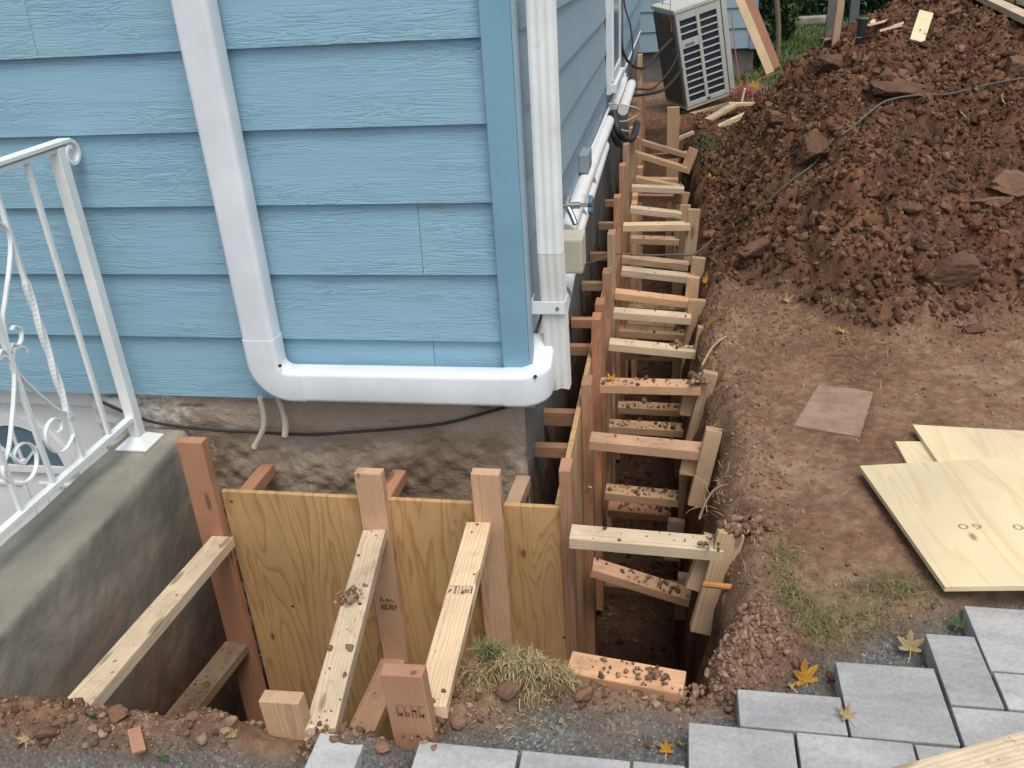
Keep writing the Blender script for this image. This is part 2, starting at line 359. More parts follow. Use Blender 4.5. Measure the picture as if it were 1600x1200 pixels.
def concrete():
    m, t, b = new_mat('concrete_wall', .88, .2); tc = t.nodes.new('ShaderNodeTexCoord'); v = tc.outputs['Object']
    g = t.nodes.new('ShaderNodeNewGeometry'); sp = t.nodes.new('ShaderNodeSeparateXYZ'); t.links.new(v, sp.inputs[0])
    n1 = noise(t, mapping(t, v, (2.5, 1.2, 2.5)), 1.4, 6, .65); n2 = noise(t, v, 34, 5, .75)
    base = ramp(t, n1, [(.34, (.18, .174, .143)), (.5, (.235, .225, .19)), (.62, (.36, .315, .255)), (.75, (.28, .255, .215))]).outputs[0]
    low = ramp(t, mth(t, 'ADD', sp.outputs[2], mth(t, 'MULTIPLY_ADD', n1, .5, -.25)), [(.0, 1), (.08, .0)])
    low.color_ramp.elements[0].position = 0
    zz = mth(t, 'MULTIPLY_ADD', sp.outputs[2], -1.6, mth(t, 'MULTIPLY_ADD', n1, 1.3, -.85), clamp=True)
    soilc = ramp(t, noise(t, v, 9, 5, .7), [(.35, (.10, .062, .042)), (.6, (.18, .118, .08)), (.75, (.26, .19, .135))]).outputs[0]
    c = mixc(t, zz, base, soilc)
    c = mixc(t, ramp(t, n2, [(.6, 0), (.75, .45)]).outputs[0], c, (.05, .05, .045))
    t.links.new(c, b.inputs['Base Color']); bump(t, b, mth(t, 'ADD', n2, mth(t, 'MULTIPLY', n1, 1.0)), .0045, .7); return m
M['concrete'] = concrete()
def parge():
    m, t, b = new_mat('parged_foundation', .9, .15); tc = t.nodes.new('ShaderNodeTexCoord'); v = tc.outputs['Object']
    sp = t.nodes.new('ShaderNodeSeparateXYZ'); t.links.new(v, sp.inputs[0])
    n1 = noise(t, v, 3.2, 6, .65); n2 = noise(t, v, 30, 5, .7)
    base = ramp(t, n1, [(.34, (.235, .17, .118)), (.5, (.35, .275, .20)), (.64, (.44, .37, .285))]).outputs[0]
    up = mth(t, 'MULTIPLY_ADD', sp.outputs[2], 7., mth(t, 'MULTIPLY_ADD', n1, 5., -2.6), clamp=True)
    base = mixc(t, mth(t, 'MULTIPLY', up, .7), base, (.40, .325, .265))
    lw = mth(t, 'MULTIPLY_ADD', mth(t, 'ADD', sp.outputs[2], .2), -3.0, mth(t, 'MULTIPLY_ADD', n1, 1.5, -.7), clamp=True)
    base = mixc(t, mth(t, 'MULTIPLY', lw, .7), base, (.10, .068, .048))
    # whitewash left of the pit, flaking
    wx = mth(t, 'MULTIPLY_ADD', mth(t, 'ADD', sp.outputs[0], 1.62), -4., mth(t, 'MULTIPLY_ADD', n2, 4.5, -2.6), clamp=True)
    c = mixc(t, wx, base, (.60, .60, .56))
    c = mixc(t, ramp(t, noise(t, mapping(t, v, (2, 1, 9)), 2.2, 5), [(.62, 0), (.72, .7)]).outputs[0], c, (.06, .052, .04))
    t.links.new(c, b.inputs['Base Color']); bump(t, b, n2, .014, .9); return m
M['parge'] = parge()
M['found_side'] = flat('side_foundation', (.16, .15, .14), .9, .15, dirtc=(.24, .21, .18), dirts=7, lo=.5, hi=.8, n=(20, .01))
def paver_mat():
    m, t, b = new_mat('paver_concrete', .85, .25); v, tc, oi = objvec(t)
    n1 = noise(t, mapping(t, v, (1, 3.2, 1)), 5, 5, .6); n2 = noise(t, v, 95, 4, .7); n3 = noise(t, v, 19, 4, .65)
    c = ramp(t, n1, [(.3, (.33, .335, .335)), (.55, (.42, .425, .42)), (.75, (.51, .51, .50))]).outputs[0]
    c = mixc(t, 1., c, ramp(t, n2, [(.32, .84), (.6, 1.06)]).outputs[0], 'MULTIPLY')
    c = mixc(t, ramp(t, n3, [(.62, 0), (.78, .5)]).outputs[0], c, (.24, .20, .17))
    tint = ramp(t, mth(t, 'FRACT', mth(t, 'MULTIPLY', oi.outputs['Random'], 7.3)), [(0, .76), (1, 1.05)]).outputs[0]
    c = mixc(t, 1., c, tint, 'MULTIPLY')
    t.links.new(c, b.inputs['Base Color']); bump(t, b, mth(t, 'ADD', n2, n3), .0016, .7); return m
M['paver'] = paver_mat()
def leafm(name, a, bb):
    m, t, b = new_mat(name, .6, .3); v, tc, oi = objvec(t)
    c = mixc(t, ramp(t, noise(t, v, 35, 4), [(.35, 0), (.65, 1)]).outputs[0], a, bb)
    t.links.new(c, b.inputs['Base Color']); return m
M['leaf_y'] = leafm('leaf_yellow', (.68, .42, .06), (.62, .34, .05)); M['leaf_p'] = leafm('leaf_pale', (.62, .52, .28), (.50, .38, .18))
M['leaf_b'] = leafm('leaf_brown', (.30, .17, .08), (.22, .11, .06)); M['leaf_g'] = leafm('leaf_green', (.08, .16, .05), (.11, .20, .07))
M['leaf_dg'] = leafm('leaf_dark_green', (.03, .06, .03), (.05, .08, .04))
def bladem(name, stops):
    m, t, b = new_mat(name, .7, .2); g = t.nodes.new('ShaderNodeNewGeometry')
    c = ramp(t, g.outputs['Random Per Island'], stops).outputs[0]; t.links.new(c, b.inputs['Base Color']); return m
M['tuft'] = bladem('tuft_blades', [(0, (.22, .16, .09)), (.35, (.38, .29, .16)), (.7, (.30, .25, .12)), (.86, (.16, .17, .06)), (1, (.09, .14, .04))])
M['tuft_green'] = bladem('green_blades', [(0, (.07, .09, .035)), (.4, (.11, .13, .05)), (.65, (.20, .18, .085)), (1, (.30, .22, .12))])
M['bush'] = bladem('bush_leaves', [(0, (.015, .035, .018)), (.5, (.035, .07, .03)), (1, (.07, .12, .045))])
M['yard'] = bladem('yard_grass', [(0, (.03, .075, .02)), (.6, (.06, .12, .03)), (1, (.11, .16, .05))])

# ------------------------------------------------------------------ ground
def mound_h(x, y):
    y0 = 3.75 + .5 * sm(.9, .25, x) + .12 * np.sin(x * 5)
    x0 = .27 + .40 * np.clip(y - 7.0, 0, None)
    s1 = (y - y0) / 2.7; s2 = (x - x0) / (.85 + .05 * y)
    s = np.minimum(s1, s2); s = np.clip(s, 0, 1); h = .97 * (1 - (1 - s) ** 1.7)
    far = sm(13.5, 11.0, y); return h * far, sm(-.02, .10, np.minimum(s1, s2)) * far
def pit_d(x, y):
    fe = lerp(1.395, 1.60, sm(-.60, -.42, x)); n = .028 * fbm(x, y, 7, 3, 40)
    d1 = np.minimum(np.minimum(x + 1.93, -.27 - x), np.minimum(y - fe, 2.62 - y))
    d2 = np.minimum(np.minimum(x + .5, .150 + .022 * sm(3.2, 2.2, y) - .03 * sm(1.9, 1.7, y) + .012 * np.sin(y * 3.1) - x), np.minimum(y - 1.60, 9.0 - y))
    return np.maximum(d1, d2) + n
def ground(x, y, full=False):
    x = np.asarray(x, float); y = np.asarray(y, float)
    mh, mm = mound_h(x, y)
    gl = np.interp(x, [-1.9, -1.5, -.95, -.6, -.25, .0, .2, .42, .66, .9, 1.3, 6], [1.24, 1.24, 1.28, 1.36, 1.49, 1.53, 1.60, 1.76, 1.90, 2.0, 2.1, 2.4])
    gv = sm(.05, -.04, y - gl + .02 * fbm(x, y, 9, 3, 5)) * (y > -3)
    z = -.062 * gv + (1 - gv) * (.006 + .012 * fbm(x, y, 1.3, 4, 3) + .010 * fbm(x, y, 11, 4, 9))
    z = z + gv * .004 * fbm(x, y, 30, 3, 6)
    # crumbly rim along the right edge of the trench
    rim = np.exp(-((x - .27) / .07) ** 2) * sm(1.75, 1.95, y) * sm(8.6, 7.5, y) * .045 * (.6 + fbm(x, y, 5, 3, 12))
    z = z + rim
    z = z + np.exp(-((x - .19 - .5 * (y - 1.70)) / .065) ** 2 - ((y - 1.72) / .11) ** 2) * (.055 + .03 * fbm(x, y, 14, 4, 93)) + .02 * chunks(x, y, 22., 507)[0] * np.exp(-((x - .20) / .10) ** 2 - ((y - 1.75) / .16) ** 2)
    # spoil ridge before the front pit
    z = z + .055 * np.exp(-((y - 1.33) / .05) ** 2) * sm(-1.72, -1.55, x) * sm(-.50, -.65, x) * (.55 + .9 * fbm(x, y, 6, 3, 14)) * (1 - .98 * np.exp(-((x + .86) / .13) ** 4))
    z = z - .035 * np.exp(-((x + .87) / .11) ** 4) * np.exp(-((y - 1.33) / .05) ** 4)
    z = z + .05 * np.exp(-((y - 1.55) / .07) ** 2) * sm(-.62, -.5, x) * sm(-.16, -.26, x)
    lump = .055 * fbm(x, y, 2.6, 3, 20) + .055 * np.abs(fbm(x, y, 5.5, 3, 21)) + .035 * fbm(x, y, 17, 3, 22) + .016 * fbm(x, y, 45, 2, 23)
    u_ = (x - .608) * .25 + (y - 3.0) * .97; w_ = (x - .608) * .97 - (y - 3.0) * .30; sl_ = sm(.20, .17, np.abs(u_)) * sm(.13, .10, np.abs(w_)); z = lerp(z, -.004, sl_)
    k1, r1 = chunks(x, y, 5.0, 501); k2, r2 = chunks(x, y, 11., 502); k3, r3 = chunks(x, y, 25., 503)
    z = z + mh + mm * (lump * .8 + .075 * k1 * r1 + .050 * k2 + .026 * k3 - .045)
    cr = (1 - sl_) * sm(-.2, .5, fbm(x, y, 1.7, 3, 88)) * .6 + .4 * np.exp(-((x - .27) / .13) ** 2) + .5 * sm(3.2, 3.7, y)
    z = z + (1 - mm) * (1 - gv) * np.clip(cr, 0, 1) * (.012 * chunks(x, y, 38., 505)[0] + .012 * chunks(x, y, 17., 506)[0] * (1 + 1.5 * np.exp(-((x - .23) / .09) ** 2)) - .008)
    d = pit_d(x, y)
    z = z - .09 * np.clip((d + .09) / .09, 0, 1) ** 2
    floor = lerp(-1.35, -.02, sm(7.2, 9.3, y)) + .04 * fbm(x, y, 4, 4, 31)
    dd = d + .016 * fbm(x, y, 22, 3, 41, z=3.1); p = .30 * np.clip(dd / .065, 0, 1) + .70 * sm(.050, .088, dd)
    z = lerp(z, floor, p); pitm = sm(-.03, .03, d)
    st = (x < -1.90) & (y < 2.75); z = np.where(st, -1.62, z)
    un = (x < -.49) & (y > 2.60); z = np.where(un, -1.5, z)
    far = sm(10.5, 12.5, y) * (x > .8); z = z + far * .12
    if full:
        mm = np.maximum(mm, sm(3.9, 4.7, y + .3 * fbm(x, y, 2, 2, 91)) * sm(10.8, 9.6, y) * (x > .05))
        gr = np.maximum(sm(10.4, 11.2, y), sm(9.2, 10.4, y) * .35) * (1 - mm) * (x > .3)
        g2 = .55 * np.exp(-(((x - .36) / .10) ** 2 + ((y - 1.92) / .16) ** 2)) + .45 * np.exp(-(((x - .60) / .14) ** 2 + ((y - 1.98) / .1) ** 2))
        gr = np.clip(gr + g2 * (.5 + fbm(x, y, 9, 3, 77)), 0, 1)
        return z, mm, pitm, gv * (1 - mm), gr
    return z
xs = np.unique(np.round(np.concatenate([np.linspace(-40, -6, 12), np.linspace(-6, -1.85, 14), np.arange(-1.85, -.5, .013), np.arange(-.5, 0, .016), np.arange(0, .05, .012), np.arange(.05, .20, .0032), np.arange(.20, .34, .0065),
     np.arange(.34, 1.9, .0105), np.arange(1.9, 3.4, .016), np.linspace(3.4, 8, 40), np.linspace(8.5, 60, 25)]), 4))
ys = np.unique(np.round(np.concatenate([np.linspace(-20, .9, 14), np.arange(.95, 1.15, .02), np.arange(1.15, 1.80, .007), np.arange(1.8, 2.8, .012), np.arange(2.8, 5.2, .0115),
     np.arange(5.2, 9.5, .017), np.arange(9.5, 14, .08), np.linspace(14, 120, 40)]), 4))
X, Y = np.meshgrid(xs, ys); Z, mm, pm, gm, grm = ground(X, Y, True)
nx, ny = len(xs), len(ys); idx = np.arange(nx * ny).reshape(ny, nx)
F = np.stack([idx[:-1, :-1].ravel(), idx[:-1, 1:].ravel(), idx[1:, 1:].ravel(), idx[1:, :-1].ravel()], 1)
V = np.stack([X.ravel(), Y.ravel(), Z.ravel()], 1)
wallmask = pm.ravel() * sm(-.02, -.2, V[:, 2])      # lumps on the steep earth faces, sideways
V[:, 0] += wallmask * .028 * fbm(V[:, 1], V[:, 2], 9, 4, 51) * (V[:, 0] > -.2); V[:, 1] += wallmask * .02 * fbm(V[:, 0], V[:, 2], 9, 4, 52)
g = mesh_np('ground', V, F, M['soil'], smooth=True); tag(g, kind='structure')
tone = np.where(mm > .2, .35 * chunks(X, Y, 5.0, 501)[1] + .65 * chunks(X, Y, 11., 502)[1], chunks(X, Y, 17., 506)[1] * .5 + .25)
clay = np.clip(1.25 * np.exp(-((X - .19 - .5 * (Y - 1.70)) / .10) ** 2 - ((Y - 1.72) / .13) ** 2) + .5 * fbm(X, Y, 12, 3, 95) * (np.hypot(X - .2, Y - 1.75) < .3), 0, 1) * (Z > -.5)
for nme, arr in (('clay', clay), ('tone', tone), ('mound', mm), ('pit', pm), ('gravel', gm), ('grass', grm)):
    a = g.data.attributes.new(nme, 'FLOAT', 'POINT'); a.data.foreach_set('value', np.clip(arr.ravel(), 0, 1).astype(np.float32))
def gz(x, y): return float(ground(np.array([x]), np.array([y]))[0])
def hit(u, v, tmin=1.2, tmax=16):
    """the point of the ground that lies along a line of sight of the photograph"""
    d = CR.T @ np.array([u - 800, v - 600, CF]); d = d / d[1]
    t = np.linspace(tmin, tmax, 3000); P = CP[None, :] + d[None, :] * t[:, None]
    zz = ground(P[:, 0], P[:, 1]); k = np.argmax(P[:, 2] < zz)
    return Vector((float(P[k, 0]), float(P[k, 1]), float(zz[k])))

# loose soil, clods, gravel
def ico(sub, n_var, rough, seed):
    out = []
    for k in range(n_var):
        bm = bmesh.new(); bmesh.ops.create_icosphere(bm, subdivisions=sub, radius=1)
        v = np.array([q.co[:] for q in bm.verts]); f = np.array([[q.index for q in fc.verts] for fc in bm.faces]); bm.free()
        n = fbm(v[:, 0], v[:, 1], 1.3, 4, seed + k * 5, g=.62, z=v[:, 2] + k); v = v * (1 + rough * n)[:, None]
        for _ in range(7):
            q = rng.normal(size=3); q /= np.linalg.norm(q); dd = v @ q - rng.uniform(.38, .72); v = v - q[None, :] * (np.clip(dd, 0, None) * .92)[:, None]
        v = v * (1 + rough * .38 * fbm(v[:, 0] + 9, v[:, 1], 3.6, 3, seed + 77 + k, g=.7, z=v[:, 2]))[:, None]
        v = v * rng.uniform(.62, 1.25, 3)[None, :] * np.array([1, 1, .75]); out.append((v, f))
    return out
I1 = ico(1, 8, .5, 100); I2 = ico(2, 12, .8, 200); I3 = ico(3, 14, .95, 300)
def scatter(name, pts, sizes, lib, mat, parent=None, sink=.25):
    Vs = []; Fs = []; off = 0; pts = np.asarray(pts); which = rng.integers(0, len(lib), len(pts))
    for k, (bv, bf) in enumerate(lib):
        sel = np.where(which == k)[0]
        if not len(sel): continue
        n = len(sel); q = rng.normal(size=(n, 4)); q /= np.linalg.norm(q, axis=1)[:, None]; w, x, y, z = q.T
        Rm = np.stack([1 - 2 * (y * y + z * z), 2 * (x * y - z * w), 2 * (x * z + y * w), 2 * (x * y + z * w), 1 - 2 * (x * x + z * z), 2 * (y * z - x * w),
                       2 * (x * z - y * w), 2 * (y * z + x * w), 1 - 2 * (x * x + y * y)], 1).reshape(n, 3, 3)
        vv = np.einsum('nij,vj->nvi', Rm, bv) * sizes[sel][:, None, None] + pts[sel][:, None, :]
        vv[:, :, 2] += (sizes[sel] * (.5 - sink))[:, None]
        Vs.append(vv.reshape(-1, 3)); Fs.append((bf[None] + (np.arange(n) * len(bv))[:, None, None] + off).reshape(-1, 3)); off += n * len(bv)
    return mesh_np(name, np.concatenate(Vs), np.concatenate(Fs), mat, parent)
def on_ground(n, x0, x1, y0, y1, keep):
    x = rng.uniform(x0, x1, n); y = rng.uniform(y0, y1, n); z, m_, p_, g_, r_ = ground(x, y, True)
    k = keep(x, y, m_, p_, g_, z); return np.stack([x[k], y[k], z[k]], 1)
def psz(n, a, b, p=2.4):
    u = rng.uniform(0, 1, n); return a * (1 - u * (1 - (b / a) ** (1 - p))) ** (1 / (1 - p))
def gauss_pts0(cx, cy, sx, sy, n):
    q = rng.normal(size=(n, 2)); x = cx + q[:, 0] * sx; y = cy + q[:, 1] * sy; return np.stack([x, y, ground(x, y)], 1)
P = on_ground(42000, .2, 3.6, 3.7, 10.5, lambda x, y, m_, p_, g_, z: (m_ > rng.uniform(.1, .6, len(x))) & (x < .3 + .42 * y))
tag(scatter('soil_crumbs', P, psz(len(P), .005, .022), I1, M['clod']), 'loose red brown soil crumbs covering the spoil mound', 'soil', kind='stuff')
P = on_ground(22000, .2, 3.6, 3.7, 10.5, lambda x, y, m_, p_, g_, z: (m_ > rng.uniform(.1, .6, len(x))) & (x < .3 + .42 * y))
tag(scatter('soil_lumps', P, psz(len(P), .011, .036, 2.6), I2, M['clod'], sink=.4), 'small rough lumps of dug up earth over the spoil mound', 'soil', kind='stuff')
P = on_ground(4200, .2, 3.6, 3.7, 10.0, lambda x, y, m_, p_, g_, z: (m_ > rng.uniform(.2, .9, len(x))) & (x < .3 + .42 * y))
tag(scatter('soil_clods', P, psz(len(P), .016, .060, 3.1), I3, M['clod'], sink=.62), 'dark clods of dug up earth over the spoil mound', 'soil', kind='stuff')
P = on_ground(60000, .12, 2.2, 1.75, 4.6, lambda x, y, m_, p_, g_, z: (m_ < .4) & (g_ < .4) & (p_ < .4) & (rng.uniform(0, 1, len(x)) < .10 + .9 * np.exp(-((x - .27) / .12) ** 2) + .8 * sm(3.3, 3.9, y)) & (x < .3 + .48 * y))
tag(scatter('path_crumbs', P, psz(len(P), .0018, .012, 2.9), I1, M['clod_dry']), 'dry crumbs of soil on the trodden ground beside the trench', 'soil', kind='stuff')
P = on_ground(16000, -1.7, .35, 1.15, 1.75, lambda x, y, m_, p_, g_, z: (g_ < .6) & (p_ < .5) & (z > -.2) & ~((x > .0) & (y < 1.5)) & ~((x > -.97) & (x < -.80) & (y < 1.37)))
tag(scatter('ridge_clods', P, psz(len(P), .0025, .020, 2.8), I2, M['clod_dry']), 'clods of soil heaped along the near edge of the pit', 'soil', kind='stuff')
P = np.concatenate([gauss_pts0(.16, 1.68, .05, .05, 520), gauss_pts0(.24, 1.80, .04, .06, 300)])
tag(scatter('clay_crumbs', P, psz(len(P), .003, .017, 2.7), I2, clodm('clay_crumb', (.19, .105, .07), (.28, .17, .115), (.34, .22, .155), 30, .006)), 'crumbled red clay around the trench mouth', 'soil', kind='stuff')
P = on_ground(30000, -1.7, 1.3, 1.0, 2.2, lambda x, y, m_, p_, g_, z: (g_ > .45) & (z > -.2))
tag(scatter('gravel', P, psz(len(P), .0016, .0045, 2.6), I1, M['gravel']), 'fine grey crushed stone bedding around the pavers', 'gravel', kind='stuff')
P = on_ground(2600, -.3, .16, 1.6, 8.4, lambda x, y, m_, p_, g_, z: z < -1.0)
tag(scatter('trench_rubble', P, psz(len(P), .006, .03, 2.3), I1, M['clod']), 'dark rubble on the trench floor', 'soil', kind='stuff')

# ------------------------------------------------------------------ pavers
terr = empty('paved_terrace', (0, 0, -.06)); tag(terr, kind='structure')
PV = [(.414, .642, 1.474, 1.703), (.175, .411, 1.474, 1.587), (.648, .765, 1.590, 1.824), (.768, .994, 1.708, 1.94), (.770, .998, 1.590, 1.704), (.648, .876, 1.474, 1.586), (.880, .998, 1.474, 1.586),
      (.06, .292, 1.24, 1.470), (.296, .541, 1.24, 1.471), (.545, .770, 1.24, 1.470), (.774, .99, 1.24, 1.470), (-.54, -.310, 1.12, 1.348), (-.304, -.062, 1.12, 1.351), (-.058, .056, 1.12, 1.352), (-.779, -.664, 1.12, 1.345)]
yy = 1.005; k = 0
while yy > .2:
    xx = -1.1 + (k % 2) * .114
    while xx < 1.6:
        w = .228 if (int(xx * 97) + k) % 3 else .114
        PV.append((xx, xx + w - .004, yy - .109, yy)); xx += w
    yy -= .114; k += 1
PV += [(x0, x0 + .224, y0, y0 + .224) for y0 in (1.24, 1.474, 1.704, 1.938) for x0 in (1.002, 1.23, 1.458)]
PV += [(.06 + .228 * i, .284 + .228 * i, 1.009, 1.236) for i in range(5)]
for (x0, x1, y0, y1) in PV:
    bm = bmesh.new(); w, h = x1 - x0 - .003, y1 - y0 - .003
    box_bm(bm, (-w / 2, -h / 2, -.06), (w / 2, h / 2, 0), .003)
    o = bm_obj('paver', bm, M['paver'], terr)
    o.location = ((x0 + x1) / 2, (y0 + y1) / 2, .06 + rng.uniform(-.0015, .0012)); o.rotation_euler = (rng.normal() * .004, rng.normal() * .004, rng.normal() * .004)

# ------------------------------------------------------------------ house
house = empty('house', (-.475, 2.54, 0)); tag(house, 'house with light blue wood grain lap siding over a rough brown parged foundation', 'house')
HI = Matrix.Translation((.475, -2.54, 0))
def hp(o):   # child of the house, placed in world terms
    o.parent = house; o.matrix_parent_inverse = HI; return o
def lap(name, a, b, z0, expo, face, nrm, mat, th=.011, ext=.022, kick=.017):
    """one clapboard: a..b along the wall, outer face at its foot `face`, nrm 'y' or 'x' or 'Y'"""
    sec = [(0, z0), (kick, z0 + expo + ext), (kick + th * .6, z0 + expo + ext), (th + .002, z0)]
    bm = bmesh.new(); ends = []
    c = (a + b) / 2; zc = z0 + expo / 2
    for s in (a, b):
        r = []
        for (d, z) in sec:
            p = (s - c, d, z - zc) if nrm in ('y',) else (-d, s - c, z - zc)
            r.append(bm.verts.new(p))
        ends.append(r)
    for j in range(4): bm.faces.new((ends[0][j], ends[0][(j + 1) % 4], ends[1][(j + 1) % 4], ends[1][j]))
    bm.faces.new(ends[0]); bm.faces.new(ends[1][::-1])
    o = bm_obj(name, bm, mat); hp(o); o.location = (c, face, zc) if nrm == 'y' else (face, c, zc); return o
FR = [.24, .470, .697, .925, 1.154, 1.385]
while FR[-1] < 2.9: FR.append(FR[-1] + .2295)
splits = {0: [-.765], 2: [-.768], 4: [-2.6], 5: [-1.9], 7: [-1.2], 3: [-3.1]}
for i in range(len(FR) - 1):
    cuts = [-4.6] + sorted(splits.get(i, [])) + [-.529]
    for a, b in zip(cuts[:-1], cuts[1:]): lap('siding_board', a + .0008, b - .0008, FR[i], FR[i + 1] - FR[i], 2.52, 'y', M['siding'])
SR = [.765, .963, 1.168, 1.387]
while SR[-1] < 2.9: SR.append(SR[-1] + .2195)
ssp = {0: [5.0], 1: [4.27, 8.2], 2: [6.2], 3: [4.9, 8.9], 0: [4.45]}
for i in range(len(SR) - 1):
    cuts = [2.535] + sorted(ssp.get(i, [])) + [11.49]
    for a, b in zip(cuts[:-1], cuts[1:]): lap('siding_board', a + .0015, b - .0015, SR[i], SR[i + 1] - SR[i], -.445, 'x', M['siding_side'])
hp(box('skirt_board', (-.47, 2.535, .43), (-.456, 5.75, .785), M['siding_flat']))
hp(box('skirt_board', (-.47, 5.753, .43), (-.455, 11.49, .785), M['siding_flat']))
hp(box('corner_trim', (-.528, 2.498, .243), (-.443, 2.534, FR[-1]), M['trim'], bevel=.003))
hp(box('corner_trim', (-.4425, 2.500, .243), (-.432, 2.545, FR[-1]), M['siding_side'], bevel=.002))
# projecting wing at the far end
for i in range(12):
    z0 = .36 + i * .2275
    lap('siding_board', -.455, .845, z0, .2275, 11.49, 'y', M['siding_side'])
hp(box('corner_trim', (.846, 11.475, .35), (.925, 11.56, 3.0), M['siding_flat'], bevel=.003))
hp(box('wing_wall', (.855, 11.5601, .34), (.92, 17, 3.0), M['siding_flat']))
# foundation faces with real relief
def rough_wall(name, u0, u1, z0, z1, step, fn, mat, amp):
    U, Zz = np.meshgrid(np.arange(u0, u1 + step / 2, step), np.arange(z0, z1 + step / 2, step)); h, w = U.shape
    D = amp(U, Zz); P_ = fn(U, Zz, D); id_ = np.arange(h * w).reshape(h, w)
    f = np.stack([id_[:-1, :-1].ravel(), id_[:-1, 1:].ravel(), id_[1:, 1:].ravel(), id_[1:, :-1].ravel()], 1)
    return hp(mesh_np(name, P_.reshape(-1, 3), f, mat, smooth=True))
def amp1(U, Zz):
    r = fbm(U, Zz, 11, 5, 61); q = sm(.12, .02, Zz + .05 * fbm(U, Zz, 4, 2, 62)); e = np.where(U < -1.55, .8, 0)
    return .004 * r + np.maximum(q, e) * (.013 * fbm(U, Zz, 24, 4, 63) + .010 * r) - .010 * sm(.12, .05, Zz) + .006 * (U > -.8) * 0
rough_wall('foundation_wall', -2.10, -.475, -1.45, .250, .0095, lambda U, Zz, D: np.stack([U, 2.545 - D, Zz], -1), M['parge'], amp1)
rough_wall('foundation_wall', 2.545, 11.5, -1.45, .445, .04, lambda U, Zz, D: np.stack([-.475 + D, U, Zz], -1), M['found_side'], lambda U, Zz: .012 * fbm(U, Zz, 6, 4, 65))
rough_wall('foundation_wall', -.475, .90, -.3, .365, .03, lambda U, Zz, D: np.stack([U, 11.54 - D, Zz], -1), M['found_side'], lambda U, Zz: .012 * fbm(U, Zz, 6, 4, 66))
hp(box('foundation_wall', (-4.6, 2.56, -1.6), (-2.98, 2.9, .2395), M['door_white']))
# basement door with a half round light, seen between the balusters
dr = hp(box('basement_door', (-2.93, 2.605, -1.6), (-2.13, 2.645, .16), M['door_white'], bevel=.002))
DI = Matrix.Translation((2.53, -2.625, .72))
def dpart(name, bm, mat): o = bm_obj(name, bm, mat, dr); o.matrix_parent_inverse = DI; return o
def arc(r0, r1, y0, y1, cx, cz, a0=0, a1=180, n=24):
    bm = bmesh.new(); rings = []
    for i in range(n + 1):
        q = R_(a0 + (a1 - a0) * i / n); c, s = math.cos(q), math.sin(q)
        rings.append([bm.verts.new((cx + r * c, y, cz + r * s)) for r, y in ((r0, y0), (r1, y0), (r1, y1), (r0, y1))])
    for i in range(n):
        for j in range(4): bm.faces.new((rings[i][j], rings[i][(j + 1) % 4], rings[i + 1][(j + 1) % 4], rings[i + 1][j]))
    bm.faces.new(rings[0]); bm.faces.new(rings[-1][::-1]); return bm
dpart('window_frame', arc(.185, .225, 2.588, 2.606, -2.53, -.135), M['door_white'])
bm = bmesh.new(); box_bm(bm, (-2.76, 2.588, -.165), (-2.30, 2.606, -.136)); dpart('window_frame', bm, M['door_white'])
for k in range(4):
    a0, a1 = 45 * k + (2 if k else 1), 45 * (k + 1) - 2
    dpart('window_pane', arc(.02, .184, 2.597, 2.604, -2.53, -.134, a0, a1, 8), M['glass'])
for a in (45, 90, 135):
    bm = bmesh.new(); c, s = math.cos(R_(a)), math.sin(R_(a))
    sweep_bm(bm, [(-2.53, 2.596, -.134), (-2.53 + .186 * c, 2.596, -.134 + .186 * s)], [(.005, .007), (-.005, .007), (-.005, -.007), (.005, -.007)]); dpart('window_bar', bm, M['door_white'])
for (x0, x1, z0, z1) in ((-2.83, -2.56, -.75, -.22), (-2.50, -2.23, -.75, -.22), (-2.83, -2.56, -1.45, -.85), (-2.50, -2.23, -1.45, -.85)):
    bm = bmesh.new()
    for lo, hi in (((x0, 2.597, z0), (x1, 2.606, z0 + .018)), ((x0, 2.597, z1 - .018), (x1, 2.606, z1)), ((x0, 2.597, z0 + .019), (x0 + .018, 2.606, z1 - .019)), ((x1 - .018, 2.597, z0 + .019), (x1, 2.606, z1 - .019))): box_bm(bm, lo, hi, .003)
    dpart('panel_moulding', bm, M['door_white'])
hp(box('door_frame', (-2.128, 2.57, -1.6), (-2.095, 2.66, .2395), M['door_white'])); hp(box('door_frame', (-2.965, 2.57, -1.6), (-2.932, 2.66, .2395), M['door_white']))
hp(box('door_frame', (-2.931, 2.57, .161), (-2.129, 2.66, .2394), M['door_white']))
# side window
win = hp(box('window', (-.452, 5.98, .70), (-.42, 6.92, 2.1), M['door_white'], bevel=.004)); WI = Matrix.Translation((.436, -6.45, -1.4))
for nm, lo, hi, mt in (('window_frame', (-.4195, 6.04, .78), (-.405, 6.09, 2.02), 'white_alu'), ('window_frame', (-.4195, 6.81, .78), (-.405, 6.86, 2.02), 'white_alu'), ('window_frame', (-.4195, 6.091, .78), (-.405, 6.809, .83), 'white_alu'),
                       ('window_frame', (-.4195, 6.091, 1.97), (-.405, 6.809, 2.02), 'white_alu'), ('window_pane', (-.4195, 6.091, .831), (-.413, 6.809, 1.969), 'glass'), ('window_sill', (-.4195, 6.0, .71), (-.385, 6.9, .76), 'white_alu')):
    bm = bmesh.new(); box_bm(bm, lo, hi); o = bm_obj(nm, bm, M[mt], win); o.matrix_parent_inverse = WI
# roof (above the frame) closes the house for the sky light
hp(box('roof', (-4.7, 2.42, FR[-1] + .001), (-.36, 17, FR[-1] + .15), M['siding_flat']))

